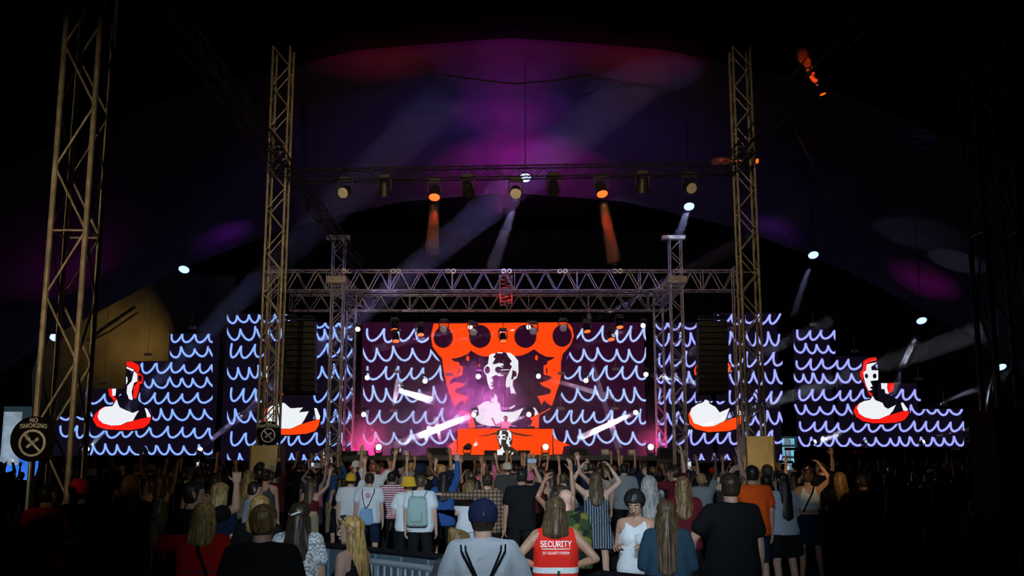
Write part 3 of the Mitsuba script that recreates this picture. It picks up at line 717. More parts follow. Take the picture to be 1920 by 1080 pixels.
for x, y, w_, h_, b_, nm in boxes:
    d = 42.9 if 640 < x < 1252 else 42.2
    if x < 500 or x > 1600: d = 45.9 if x < 500 else 47.2
    a, b = P(x - w_ / 2, y - h_ / 2, d), P(x + w_ / 2, y + h_ / 2, d)
    k = thing('stage_box', nm, 'speaker box')
    zb = zs if 640 < x < 1252 else 0.0
    if zb == 0.0 and not (600 < x < 1300): zb = P(x, 864, 47.2)[2] if 400 < x < 600 else P(x, 856, 47.0)[2] if x < 600 else P(x, 840, 48.5)[2]
    zb = min(zb, b[2])
    put('cabinet', bx(((a[0] + b[0]) / 2, d, (a[2] + zb) / 2), (b[0] - a[0], 0.5, a[2] - zb), bevel=0.02), b_, k)
    put('grille', bx(((a[0] + b[0]) / 2, d - 0.26, (a[2] + max(zb, b[2])) / 2), ((b[0] - a[0]) * 0.86, 0.02, (a[2] - max(zb, b[2])) * 0.8)), 'black_steel' if b_ == 'black_plastic' else 'aluminium_old', k)
# stair rails at the left front tower
k = thing('stair_rail', 'sloping grey stair rail left of the stage', 'railing')
a, b = P(572, 868, 41), P(640, 822, 41)
put_tube('top_rail', a, b, 0.035, 'aluminium', k)
put_tube('lower_rail', a + [0.25, 0, -0.25], b + [0.25, 0, -0.25], 0.03, 'aluminium', k)
for t in (0.1, 0.5, 0.9):
    q = a + (b - a) * t
    put_tube('post', q, [q[0], q[1], 0], 0.03, 'aluminium', k)

# ================================================================ no smoking signs
mat('sign_black', (0.006, 0.006, 0.007), 0.8, specular=0.1)
mat('sign_white', (0.75, 0.76, 0.78), 0.6)


def no_smoking(c, r, label, text_h):
    k = thing('no_smoking_sign', label, 'sign')
    put('board', upright(trimesh.creation.cylinder(r, 0.02, sections=40), c), 'sign_black', k)
    y = c[1] - 0.012
    ring = Point(0, -0.18 * r).buffer(0.60 * r, 20).difference(Point(0, -0.18 * r).buffer(0.50 * r, 20))
    bar = aff.rotate(sbox(-0.52 * r, -0.18 * r - 0.045 * r, 0.52 * r, -0.18 * r + 0.045 * r), -45, origin=(0, -0.18 * r))
    cig = aff.rotate(sbox(-0.30 * r, -0.18 * r - 0.06 * r, 0.12 * r, -0.18 * r + 0.06 * r), 38, origin=(0, -0.18 * r)).union(aff.rotate(sbox(0.16 * r, -0.18 * r - 0.06 * r, 0.34 * r, -0.18 * r + 0.06 * r), 38, origin=(0, -0.18 * r)))
    smoke = LineString([(-0.30 * r, -0.02 * r), (-0.22 * r, 0.06 * r), (-0.30 * r, 0.12 * r), (-0.22 * r, 0.2 * r)]).buffer(0.025 * r).union(LineString([(-0.18 * r, -0.10 * r), (-0.10 * r, 0.0), (-0.16 * r, 0.08 * r)]).buffer(0.025 * r))
    put('symbol', upright(extrude(shapely.union_all([ring, bar, cig.difference(bar.buffer(0.02 * r)), smoke.difference(bar.buffer(0.02 * r))]), 0.006), (c[0], y, c[2])), 'sign_white', k)
    for s, dz in (('NO', 0.74), ('SMOKING', 0.50)):
        m = meshkit.text_mesh(s, text_h, 0.006, bold=True)
        m.apply_translation([-m.bounds[:, 0].mean(), 0, 0])
        if s == 'SMOKING': m.vertices[:, 1] += 0.0 - 0.22 * (m.vertices[:, 0] / r) ** 2 * r * 0.5
        put('lettering', upright(m, (c[0], y, c[2] + dz * r)), 'sign_white', k, label=f'white letters {s}')
    return k


no_smoking(P(62, 823, 11.62), 0.255, 'large round black no smoking sign on the far left mast', 0.047)
k = thing('sign_pole', 'thin pole under the large no smoking sign', 'pole')
g = P(58, 850, 11.7)
put('pipe', cone_mesh([g[0], 11.7, 0], [g[0], 11.7, g[2]], 0.02, 0.02, 10), 'steel', k, smooth=40)
no_smoking(P(503, 812, 25.55), 0.30, 'smaller round black no smoking sign above the left plywood box', 0.075)

# a few cables under the canopy
for pts, r, nm in (([(830, 140, 31), (880, 148, 31), (965, 157.5, 31), (1040, 151, 31), (1110, 140, 31)], 0.03, 'dark cable sagging across the lit middle of the canopy'),
                   ([(1500, 200, 24), (1494, 250, 24), (1530, 320, 24), (1570, 372, 24), (1588, 398, 24), (1588, 416, 24)], 0.022, 'long loose cable hanging from the right side truss')):
    k = thing('cable', nm, 'cable')
    put('strand', path_tube([P(*q) for q in pts], r), 'grey_plastic' if 'loose' in nm else 'black_steel', k)

# unseen lamps behind the camera, on an unseen truss
k = truss('unseen_truss', 'unseen truss behind the camera carrying the unseen lamps', 'truss', (-7, -3.9, 7.2), (7, -3.9, 7.2), 0.3, 0.3, 0.4, 0.02, 0.01, bsdf='black_steel', split=False)
for c in UNSEEN_LAMPS:
    kk = thing('unseen_lamp', f'unseen black lamp behind the camera, {["fourth", "third", "second", "first", "fifth"][[q[0] for q in UNSEEN_LAMPS].index(c[0])]} from the left', 'stage lamp')
    put('housing', lathe([(0.17, 0.0), (0.17, 0.5), (0.16, 0.5), (0.16, 0.02)], 16).apply_transform(frame_to(c - [0, 0.45, -0.05], c + [0, 0.05, 0])[0]), 'black_plastic', kk)
    put_tube('stirrup', c + [0, -0.2, 0.15], [c[0], -3.8, 7.2], 0.02, 'black_steel', kk)

# outdoors, through the two gaps at the back
diffuse('banner_white', mottled((0.32, 0.33, 0.34), 0.5, 1.6))
diffuse('tent_blue', (0.05, 0.22, 0.75))
diffuse('cyan_print', mottled((0.35, 0.85, 0.9), 0.3, 3))
k = thing('banner', 'tall white banner seen outdoors through the gap at the far left', 'banner')
a, b = P(10, 772, 70), P(34, 872, 70)
put('cloth', bx(((a[0] + b[0]) / 2, 70, (a[2] + b[2]) / 2), (b[0] - a[0], 0.04, a[2] - b[2]), bevel=0.01), 'banner_white', k)
put_tube('pole', [a[0] - 0.05, 70, 0], [a[0] - 0.05, 70, a[2]], 0.03, 'steel', k)
k = thing('blue_tent', 'blue pointed tent seen outdoors through the gap at the far left', 'tent')
c = P(52, 880, 72)
r4 = 1.5
roof = trimesh.Trimesh([[c[0] - r4, 71, 1.6], [c[0] + r4, 71, 1.6], [c[0] + r4, 74, 1.6], [c[0] - r4, 74, 1.6], [c[0] - 0.4, 72.5, 3.9]], [[0, 1, 4], [1, 2, 4], [2, 3, 4], [3, 0, 4], [0, 2, 1], [0, 3, 2]])
put('roof', roof, 'tent_blue', k)
put('wall', bx((c[0], 72.5, 0.8), (2 * r4 - 0.1, 2.9, 1.6)), 'tent_blue', k)
k = thing('added_hedge', 'added dark hedge hiding the sky behind the blue tent', 'hedge')  # added to cover the open sky in the gaps
hg = trimesh.creation.box(extents=(90, 1.5, 9)); hg = hg.subdivide_to_size(1.5); hg.vertices += (meshkit.noise(hg.vertices * 0.9) - 0.5)[:, None] * 0.8; hg.apply_translation((0, 88, 4.0))
diffuse('hedge_green', (0.02, 0.03, 0.03))
put('foliage', hg, 'hedge_green', k, smooth=True)
k = thing('lit_kiosk', 'pale kiosk with cyan panels seen outdoors through the gap right of the right mast', 'kiosk')
a, b = P(1463, 822, 68), P(1492, 858, 68)
w3 = (b[0] - a[0]) / 3
for i in range(3):
    put('panel', bx((a[0] + w3 * (i + 0.5), 68.3, a[2] / 2), (w3 * 0.86, 0.5, a[2]), bevel=0.02), 'banner_white' if i == 1 else 'cyan_print', k)
for zz in (0.35, 0.62, 0.85): put('cross_rail', bx(((a[0] + b[0]) / 2, 68.0, a[2] * zz), (b[0] - a[0], 0.06, 0.1)), 'black_steel', k)
# ================================================================ beams and washes
W_ = (0.85, 0.9, 1.0)
BL, PU, RD = (0.30, 0.38, 1.0), (0.50, 0.42, 1.0), (1.0, 0.05, 0.008)


def B_(p, dp, q, dq, r1, r2, rgb, level, sigma, label, **kw):
    a = lamp_at.get(p)
    return beam(P(*p, dp) if a is None else a + (CAM - a) * 0.004, P(*q, dq), r1, r2, rgb, level, sigma, label, **kw)


B_((163, 842), 45.4, (850, 170), 35, .12, .9, BL, .022, .05, 'long faint blue beam rising from the far left wall to the canopy', weight=6)
B_((375, 840), 45.4, (1250, 110), 33, .12, .9, PU, .045, .05, 'long violet beam rising from the far left wall across the stage', weight=6)
B_((375, 840), 44.8, (500, 748), 43, .10, .22, PU, .12, .3, 'short pale start of a beam beside the left LED wall')
B_((890, 777), 44, (740, 835), 42.5, .12, .16, W_, 5.0, .7, 'brilliant white beam slanting down left of the DJ booth', weight=4)
B_((1193, 773), 44, (1085, 822), 42, .10, .13, W_, 4.0, .7, 'bright white beam slanting down right of the DJ booth', weight=3)
B_((752, 733), 44, (812, 752), 42, .11, .17, W_, 5.0, .9, 'brilliant short white beam left of the goggled bust', weight=3)
B_((1210, 702), 44, (1305, 717), 43, .08, .11, W_, 2.5, .7, 'short white beam between the centre and right LED walls', weight=3)
B_((1525, 830), 46.5, (1575, 812), 45, .09, .12, W_, 3.5, .7, 'short white beam at the foot of the far right LED wall', weight=3)
B_((1008, 705), 44, (1150, 745), 43, .07, .12, W_, 1.2, .4, 'thin pale beam falling right from the right red face')
B_((1207, 610), 44, (1080, 652), 43, .07, .12, W_, 1.5, .4, 'pale beam falling left from the top right corner of the centre wall')
B_((672, 617), 44, (560, 646), 42, .07, .15, (.6, .7, 1), .5, .4, 'bluish beam falling left from the top left corner of the centre wall')
B_((993, 613), 44, (840, 642), 43, .06, .14, PU, .55, .4, 'violet beam across the second goggle of the red faces')
B_((883, 613), 44, (700, 655), 43, .06, .18, PU, .32, .3, 'faint violet beam falling left across the first goggle')
B_((683, 777), 44, (600, 798), 43, .06, .12, (.5, .65, 1), .3, .5, 'small blue beam left of the centre wall')
B_((992, 777), 44, (935, 800), 43.2, .06, .10, W_, .7, .7, 'small white beam right of the shirt on the centre wall')
B_((735, 770), 43.6, (749, 712), 44.0, .07, .16, (.7, .8, 1), 1.8, .6, 'steep broken white beam at the left of the centre wall')
B_((828, 840), 43.2, (817, 783), 43.6, .05, .11, W_, .9, .6, 'steep thin white beam left of the DJ booth')
B_((795, 836), 43.2, (805, 800), 43.5, .05, .11, W_, .7, .6, 'short steep white beam further left of the DJ booth')
B_((757, 852), 43.2, (768, 818), 43.5, .05, .09, W_, .6, .6, 'short steep white beam behind the raised hands on the left')
B_((1098, 640), 44, (1160, 840), 43, .06, .14, (.7, .75, 1), .4, .3, 'long steep pale beam right of the right red face')
B_((1085, 655), 44, (1106, 588), 44.2, .05, .12, W_, .30, .5, 'short steep pale beam at the top right of the red faces')
B_((883, 836), 42.6, (897, 831), 42.2, .07, .11, W_, 2.0, 1.5, 'stub of a white beam at the left end of the DJ booth')
B_((1728, 601), 38, (1672, 738), 43, .07, .16, (.6, .7, 1), .26, .2, 'steep pale beam falling from the flood above the far right wall')
B_((1877, 688), 38, (1815, 820), 44, .07, .18, (.6, .7, 1), .26, .2, 'steep pale beam falling from the lowest flood by the right edge')
B_((1525, 478), 37, (1488, 590), 40, .07, .16, (.4, .5, 1), .035, .2, 'faint blue beam under the flood right of the right mast')
B_((1292, 387), 36, (1270, 445), 40, .10, .2, (.5, .6, 1), .10, .3, 'short blue beam under the flood by the lighting truss')
B_((972, 364), 26.2, (921, 508), 30, .10, .22, PU, .055, .15, 'faint violet beam below the middle moving head', weight=6)
B_((815, 374), 26, (810, 470), 28, .13, .2, RD, .10, .4, 'red beam below the third head of the lighting truss')
B_((1128, 368), 26, (1152, 490), 28, .13, .2, RD, .16, .4, 'red beam below the seventh head of the lighting truss')
B_((1541, 174), 20, (1500, 96), 21, .05, .14, RD, .35, .8, 'short red beam shining up from the right side truss')
B_((1416, 302), 25.1, (1335, 302), 25.3, .05, .12, RD, .40, .8, 'short red beam along the end of the lighting truss')
B_((1222, 832), 42.6, (1850, 617), 38, .10, .45, W_, .06, .07, 'long grey beam rising from stage right to the right edge', weight=8)
B_((1104, 607), 44, (1600, 345), 34, .1, .5, PU, .022, .07, 'faint violet beam rising behind the right mast', weight=6)
B_((1240, 690), 44, (1400, 605), 42, .08, .25, W_, .12, .2, 'faint grey beam across the top of the right line array', weight=4)
B_((1255, 745), 44, (1560, 600), 41, .08, .3, W_, .10, .15, 'faint grey beam across the right line array and mast', weight=4)
B_((1728, 827), 46.5, (1880, 787), 43, .07, .14, W_, .20, .3, 'pale beam rising at the right end of the far right wall')
B_((1735, 770), 46.5, (1905, 695), 42, .07, .2, (.6, .7, 1), .07, .2, 'faint beam above the right end of the far right wall')
B_((163, 842), 45.0, (193, 812), 44.4, .09, .12, W_, .2, .6, 'stub of a pale beam at the left end of the far left wall')

# colour washes on the canopy, from unseen lamps placed to light it
MAG, VIO, REDW, BLUW = (1.0, 0.02, 0.62), (0.55, 0.05, 1.0), (1.0, 0.03, 0.12), (0.10, 0.14, 1.0)
wash = [((-0.2, 38.0, 9.6), P(955, 215, 36.5), MAG, 85, 24, ''), ((0.2, 36.5, 9.7), P(975, 310, 41.5), MAG, 230, 34, ''), ((-4.0, 34.5, 9.6), P(720, 105, 31.3), REDW, 52, 25, ''), ((4.0, 34.5, 9.6), P(1190, 85, 31.3), REDW, 58, 25, ''),
        ((-0.2, 36.5, 9.6), P(960, 95, 31.8), MAG, 95, 26, ''), ((-9.5, 41.0, 9.4), P(440, 452, 42.5), VIO, 22, 20, ''), ((10.0, 41.0, 9.4), P(1440, 452, 42.5), VIO, 12, 24, ''), ((15.5, 43, 4.2), P(1725, 550, 42.0), MAG, 40, 17, ''),
        ((-16.5, 43, 4.0), P(150, 565, 40.0), MAG, 30, 24, ''), ((0, 34.0, 9.6), P(960, 330, 42), BLUW, 60, 75, '')]
for i, (a, b, rgb, pw, cut, _) in enumerate(wash):
    spot(f'unseen_canopy_wash_{i + 1}', a, b, rgb, pw * 1.7, cut, cut * 0.15, 1.5)
spot('unseen_wall_wash', P(300, 690, 48.4), P(236, 645, 50.6), (1.0, 0.62, 0.16), 60, 42, 4, 2.0)  # unseen lamp behind the far left wall, placed to light the fabric gold
spot('unseen_roof_wash', P(945, 612, 43.2), P(945, 555, 42.8), (1.0, 0.02, 0.01), 26, 65, 20, 1.5)  # unseen red lamp, placed to light the middle roof truss
# gold lit fabric on the left, between the canopy's edge and the far left wall
diffuse('side_fabric', mottled((0.10, 0.09, 0.07), 0.4, 1.1))
sf = [P(60, 700, 51.5), P(100, 560, 50.5), P(240, 500, 50), P(440, 520, 50), P(440, 760, 51.8), P(60, 800, 51.8)]
v_ = np.array(sf)
fab = trimesh.Trimesh(np.vstack([v_, v_ + [0, 0.05, 0]]), [[0, 1, 5], [1, 2, 3], [1, 3, 4], [1, 4, 5], [7, 6, 11], [8, 7, 9], [9, 7, 10], [10, 7, 11]] + [[i, 6 + i, (i + 1) % 6] for i in range(6)] + [[(i + 1) % 6, 6 + i, 6 + (i + 1) % 6] for i in range(6)], process=False)
struct('wall_side_fabric', fab, 'side_fabric')
k = thing('fabric_seam', 'dark seam rope across the gold lit tent fabric at the left', 'rope')
put('strand', path_tube([P(168, 640, 50.9), P(205, 622, 50.6), P(258, 586, 50.3)], 0.05), 'black_steel', k)

# smoke on the stage
N = (64, 10, 26)
g0, g1 = P(636, 858, 45.2), P(1256, 640, 45.2)
gx, gy, gz = np.meshgrid(np.linspace(0, 1, N[0]), np.linspace(0, 1, N[1]), np.linspace(0, 1, N[2]), indexing='ij')
pxs = 636 + gx * 620
blob = lambda cx, cz, rx, rz: np.exp(-((pxs - cx) / rx) ** 2 - ((gz - cz) / rz) ** 2)
nz = meshkit.fbm(np.stack([gx * 14, gy * 3, gz * 6], -1), 4, 3)
dens = 0.55 * blob(880, 0.25, 120, 0.40) + 0.28 * blob(960, 0.55, 90, 0.35) + 0.42 * blob(775, 0.25, 100, 0.4) + 2.6 * blob(672, 0.10, 42, 0.16) + 1.6 * blob(1238, 0.10, 30, 0.14) + 0.16 * blob(1110, 0.25, 90, 0.4) + 0.04
dens = dens * np.clip((nz - 0.25) * 2.4, 0.1, 2) * np.sin(np.pi * np.clip(gy, 0.02, 0.98)) * np.clip((1 - gz) * 5, 0, 1) * np.clip(gx * 25, 0, 1) * np.clip((1 - gx) * 25, 0, 1)
key = thing('stage_smoke', 'pink and violet smoke drifting over the stage', 'smoke', kind='stuff')
lo, hi = np.array([g0[0], 44.75, g0[2]]), np.array([g1[0], 46.6, g1[2]])
dd = dict(mikit.ply(bx((lo + hi) / 2, hi - lo)))
dd['bsdf'] = {'type': 'ref', 'id': 'air'}
dd['interior'] = {'type': 'heterogeneous', 'albedo': {'type': 'rgb', 'value': [0.95] * 3}, 'scale': 0.6,
                  'sigma_t': {'type': 'gridvolume', 'grid': mi.VolumeGrid(np.ascontiguousarray(dens.transpose(2, 1, 0)).astype(np.float32)), 'to_world': T().translate(lo.tolist()).scale((hi - lo).tolist())},
                  'phase': {'type': 'isotropic'}}
scene[key] = dd
spot('unseen_smoke_wash_1', P(700, 846, 44.4), P(672, 830, 45.6), (1.0, 0.03, 0.28), 26, 60, 30, 3)  # unseen lamps, placed to tint the smoke pink and violet
spot('unseen_smoke_wash_2', P(1215, 846, 44.4), P(1238, 832, 45.6), (1.0, 0.03, 0.28), 20, 60, 30, 2)
spot('unseen_smoke_wash_3', P(900, 640, 43.4), P(890, 780, 45.6), (0.74, 0.12, 0.66), 380, 40, 12, 5)
# ================================================================ people
def ball(c, r, n=8):
    return m3.Manifold.sphere(r, n).translate(tuple(float(x) for x in c))


def bone(pts, n=8):
    """Hull of spheres (x, y, z, r)."""
    return m3.Manifold.batch_hull([ball(p[:3], p[3], n) for p in pts])


def chain(pts, n=8):
    return [bone(pts[i:i + 2], n) for i in range(len(pts) - 1)]


def U(v):
    v = np.asarray(v, float)
    return v / np.linalg.norm(v)


def hand(w, f, nrm, side, curl, n):
    """Palm, four fingers and a thumb; w: wrist, f: along the hand, nrm: out of the palm, side: +1 or -1 for the thumb's side."""
    f = U(f); nrm = U(nrm - f * np.dot(nrm, f)); s = np.cross(f, nrm) * side
    q = lambda a, b, c: w + f * a + s * b + nrm * c
    out = [bone([(*q(0.0, -0.015, 0), 0.021), (*q(0.0, 0.015, 0), 0.021), (*q(0.085, -0.030, 0), 0.014), (*q(0.085, 0.030, 0), 0.014)], n)]
    for b, L in ((0.033, 0.066), (0.011, 0.078), (-0.011, 0.072), (-0.033, 0.056)):
        p0 = q(0.085, b, 0)
        d1 = U(f * math.cos(curl) + nrm * math.sin(curl) + s * b * 3.0)
        d2 = U(f * math.cos(2.1 * curl) + nrm * math.sin(2.1 * curl) + s * b * 3.0)
        p1 = p0 + d1 * L * 0.55
        p2 = p1 + d2 * L * 0.5
        out += chain([(*p0, 0.0100), (*p1, 0.0092), (*p2, 0.0075)], n)
    t0, t1 = q(0.02, 0.028, 0.006), q(0.055, 0.062, 0.016)
    t2 = t1 + U(f * 0.8 + s * 0.25 + nrm * 0.35 * (1 + curl)) * 0.034
    out += chain([(*t0, 0.014), (*t1, 0.0105), (*t2, 0.009)], n)
    return out


ARMS = {  # upper arm and forearm directions of the right arm (x out to the side, y forward, z up), palm normal, curl
    'down': ((0.16, -0.02, -1), (0.06, 0.22, -1), (-1, 0.1, 0), 0.35),
    'bent': ((0.22, -0.05, -1), (-0.25, 0.95, 0.15), (-0.6, 0, -0.8), 0.5),
    'up': ((0.28, 0.15, 1), (-0.02, 0.12, 1), (-0.2, 1, 0), 0.25),
    'up_wide': ((0.75, 0.2, 0.75), (0.15, 0.1, 1), (-0.2, 1, 0), 0.3),
    'over_head': ((0.85, 0.1, 0.72), (-0.55, 0.1, 0.85), (-0.8, 0, -0.6), 0.5),
    'forward': ((0.3, 0.9, 0.05), (-0.1, 0.75, 0.65), (-0.9, -0.3, 0), 0.7),
    'phone': ((0.35, 0.75, 0.25), (-0.35, 0.35, 0.95), (-0.7, 0.7, 0), 0.6),
    'hip': ((0.72, -0.25, -0.78), (-0.80, 0.42, -0.30), (-0.3, -0.4, 0.8), 0.6),
    'can': ((0.68, 0.25, -0.02), (0.28, 0.45, 0.95), (-0.9, 0.3, 0), 0.8),
    'hug': ((0.95, 0.25, -0.1), (0.95, 0.2, 0.1), (0, 0.3, -1), 0.3),
    'lean': ((0.50, 0.22, -0.85), (0.12, 0.25, -0.98), (-0.2, 1, 0.0), 0.5),
    'reach_head': ((0.7, 0.55, 0.1), (-0.75, 0.1, 0.8), (-0.5, -0.5, 0), 0.5),
}


def figure(female=False, left='down', right='down', top='tshirt', bottom='trousers', hair='short', hat=None, n=8, hi=False, stance=0.10, seed=0, belly=0.0, look=(0, 0), face=False, lean=0.0):
    """A standing person 1.75 m tall at the origin, facing +y. Returns the part meshes."""
    r_ = random.Random(seed)
    sw, hw = (0.165, 0.098) if female else (0.192, 0.090)
    k = 0.90 if female else 1.0
    out = {}
    sh = {s: np.array([s * sw, 0.0, 1.435]) for s in (-1, 1)}
    bones, J = [], {}
    # legs
    for s in (-1, 1):
        hip, knee, ank = (s * hw, 0, 0.92, 0.088 * k + 0.004), (s * (hw + stance * 0.35), 0.02, 0.50, 0.056), (s * (hw + stance * 0.6), -0.02, 0.085, 0.037)
        J['leg', s] = (hip, knee, ank)
        bones += chain([hip, (hip[0] * 1.05, 0.005, 0.72, 0.074 * k), knee, (knee[0], -0.012, 0.36, 0.052), ank], n)
        bones.append(bone([(*ank[:3], 0.036), (ank[0] + s * 0.012, 0.11, 0.032, 0.030), (ank[0], -0.055, 0.034, 0.032)], n))
    # trunk
    bones.append(bone([(-hw, 0, 0.94, 0.098), (hw, 0, 0.94, 0.098), (-0.075, 0.005, 1.10, 0.095 * k), (0.075, 0.005, 1.10, 0.095 * k)], n))
    bones.append(bone([(-0.075, 0.005, 1.10, 0.095 * k), (0.075, 0.005, 1.10, 0.095 * k), (-0.085, 0.0, 1.30, 0.108 * k), (0.085, 0.0, 1.30, 0.108 * k)], n))
    bones.append(bone([(-0.085, 0.0, 1.30, 0.108 * k), (0.085, 0.0, 1.30, 0.108 * k), (*(sh[-1] * [0.9, 1, 1]), 0.058), (*(sh[1] * [0.9, 1, 1]), 0.058), (0, -0.01, 1.46, 0.062)], n))
    if female: bones += [bone([(s * 0.068, 0.075, 1.275, 0.062), (s * 0.062, 0.02, 1.30, 0.07)], n) for s in (-1, 1)]
    nr = 0.052 if female else 0.060
    yaw, nod = look
    cy, sy = math.cos(yaw), math.sin(yaw)
    hc = np.array([0, 0.025 + 0.05 * math.sin(nod), 1.640])

    def hd(x, y, z):  # head coordinates to the body's, turned and nodded
        y, z = y * math.cos(nod) + z * math.sin(nod), -y * math.sin(nod) + z * math.cos(nod)
        return hc + np.array([x * cy - y * sy, x * sy + y * cy, z])

    bones.append(bone([(0, -0.012, 1.46, nr + 0.006), (*(hd(0, -0.01, -0.09)), nr)], n))
    # head: skull, jaw, nose, ears
    nn = max(n, 10)
    hs = [bone([(*hd(0, -0.018, 0.030), 0.080), (*hd(0, 0.020, 0.035), 0.074), (*hd(0, 0.0, -0.02), 0.070)], nn),
          bone([(*hd(0, 0.025, 0.01), 0.066), (*hd(0.022, 0.045, -0.075), 0.030), (*hd(-0.022, 0.045, -0.075), 0.030), (*hd(0, 0.060, -0.090), 0.020), (*hd(0.045, -0.005, -0.05), 0.025), (*hd(-0.045, -0.005, -0.05), 0.025)], nn),
          bone([(*hd(0, 0.090, 0.018), 0.009), (*hd(0, 0.112, -0.026), 0.011), (*hd(0.012, 0.092, -0.032), 0.009), (*hd(-0.012, 0.092, -0.032), 0.009)], nn)]
    for s in (-1, 1):
        hs.append(bone([(*hd(s * 0.078, -0.012, 0.022), 0.014), (*hd(s * 0.086, -0.026, 0.026), 0.012), (*hd(s * 0.077, -0.010, -0.022), 0.010)], nn))
    if face: hs.append(bone([(*hd(-0.018, 0.088, -0.058), 0.008), (*hd(0.018, 0.088, -0.058), 0.008), (*hd(0, 0.096, -0.056), 0.009)], nn))
    bones += hs
    # arms
    for s, pose in ((-1, left), (1, right)):
        ua, fa, pn, curl = ARMS[pose] if isinstance(pose, str) else pose
        m = np.array([s, 1, 1])
        ua, fa, pn = U(np.array(ua) * m), U(np.array(fa) * m), np.array(pn, float) * m
        el = sh[s] + ua * 0.285 * (0.95 if female else 1)
        wr = el + fa * 0.255 * (0.95 if female else 1)
        J['arm', s] = (sh[s], el, wr, ua, fa)
        bones += chain([(*sh[s], 0.056 * k), (*(sh[s] + ua * 0.12), 0.049 * k), (*el, 0.039 * k), (*(el + fa * 0.08), 0.040 * k), (*wr, 0.026 * k)], n)
        hb = hand(wr + fa * 0.012, fa, pn, s, curl, 4 if n <= 8 else 8)
        bones += hb
    body = m3.Manifold.batch_boolean(bones, m3.OpType.Add)
    if hi:
        body = body.refine_to_length(0.022)
    tb = tri(body)
    if hi: trimesh.smoothing.filter_taubin(tb, iterations=6)
    out['body'] = tb
    J['hd'], J['hc'] = hd, hc

    def cloth(bs, wr=0.0, amp=0.006, freq=9.0, length=0.03):
        c = m3.Manifold.batch_boolean(bs, m3.OpType.Add)
        if hi:
            t = tri(c.refine_to_length(length))
            trimesh.smoothing.filter_taubin(t, iterations=8)
            nv = t.vertex_normals
            t.vertices = t.vertices + nv * ((meshkit.fbm(t.vertices * [freq, freq, freq * 0.7] + seed, 3, 5) - 0.5) * 2 * amp)[:, None]
            return t
        return tri(c)

    # clothes
    e = 0.014
    if top:
        hem = {'tshirt': 0.86, 'shirt': 0.84, 'vest': 0.88, 'crop': 1.13, 'dress': 0.98, 'tank': 0.90, 'jacket': 0.83, 'sweat': 0.84}[top]
        loose = {'tshirt': 0.014, 'jacket': 0.03, 'sweat': 0.03, 'shirt': 0.018}.get(top, 0.004) + belly
        ck = k
        shr = 0.060 if top in ('tshirt', 'shirt', 'jacket', 'sweat') else 0.045
        shx = 0.92 if top in ('tshirt', 'shirt', 'jacket', 'sweat') else (0.86 if top == 'vest' else 0.66)
        tb_ = [bone([(-0.085, 0.0, 1.28, 0.108 * ck + e), (0.085, 0.0, 1.28, 0.108 * ck + e), (*(sh[-1] * [shx, 1, 1]), shr + e), (*(sh[1] * [shx, 1, 1]), shr + e), (0, -0.02, 1.43 if top in ('tank', 'dress', 'crop') else 1.455, 0.062 + e)], n),
               bone([(-0.085, 0.0, 1.28, 0.108 * ck + e), (0.085, 0.0, 1.28, 0.108 * ck + e), (-0.085, 0.005 + belly * 0.5, max(1.08, hem + 0.02), 0.098 * ck + e + loose), (0.085, 0.005 + belly * 0.5, max(1.08, hem + 0.02), 0.098 * ck + e + loose)], n)]
        if female: tb_ += [bone([(s * 0.068, 0.075, 1.275, 0.062 + e), (s * 0.062, 0.02, 1.29, 0.075 + e)], n) for s in (-1, 1)]
        if hem < 1.06:
            rb = 0.100 + e + loose
            tb_.append(bone([(-0.085, 0.005, 1.08, 0.098 * ck + e + loose), (0.085, 0.005, 1.08, 0.098 * ck + e + loose), (-hw - 0.01, 0, hem + 0.07, rb), (hw + 0.01, 0, hem + 0.07, rb)], n))
        sl = {'tshirt': 0.55, 'shirt': 2.0, 'jacket': 2.0, 'sweat': 2.0}.get(top, 0)
        for s in (-1, 1):
            S, el, wr, ua, fa = J['arm', s]
            if sl == 0.55:
                tb_.append(bone([(*(S * [0.94, 1, 1]), 0.062 * k + e), (*(S + ua * 0.15), 0.060 * k + e + 0.008)], n))
            elif sl:
                tb_ += chain([(*(S * [0.94, 1, 1]), 0.060 * k + e), (*(S + ua * 0.13), 0.056 * k + e + 0.004), (*el, 0.046 * k + e), (*(el + fa * 0.09), 0.045 * k + e), (*(wr - fa * 0.015), 0.033 * k + e)], n)
        c = m3.Manifold.batch_boolean(tb_, m3.OpType.Add)
        # neckline and hem are cut clean
        c = c - m3.Manifold.cube((1, 1, 0.4), True).translate((0, 0, hem - 0.2))
        if top in ('tank', 'crop', 'dress'):
            c = c - bone([(-0.075, 0.10, 1.50, 0.07), (0.075, 0.10, 1.50, 0.07), (0, 0.13, 1.42, 0.06)], n) - bone([(-0.07, -0.12, 1.49, 0.07), (0.07, -0.12, 1.49, 0.07), (0, -0.14, 1.40, 0.06)], n)
        out['shirt' if top != 'dress' else 'dress'] = cloth([c])
    if bottom:
        e2 = 0.013
        low = {'trousers': 0.10, 'shorts': 0.52, 'skirt': 0.60, 'dress_skirt': 0.62, 'wide': 0.12}[bottom]
        tz = 1.06
        pb = [bone([(-hw, 0, 0.95, 0.100 + e2), (hw, 0, 0.95, 0.100 + e2), (-0.07, 0.005, tz, 0.094 * k + e2), (0.07, 0.005, tz, 0.094 * k + e2)], n)]
        if 'skirt' in bottom:
            pb.append(bone([(-hw, 0, 0.95, 0.102 + e2), (hw, 0, 0.95, 0.102 + e2), (-hw - 0.07, 0, low + 0.06, 0.13), (hw + 0.07, 0, low + 0.06, 0.13)], n))
        else:
            for s in (-1, 1):
                hip, knee, ank = J['leg', s]
                w = 0.03 if bottom == 'wide' else 0.008
                pb += chain([(*hip[:3], hip[3] + e2), (knee[0], 0.02, 0.50, 0.062 + e2 + w), (ank[0], -0.015, 0.09, 0.050 + e2 + w)], n)
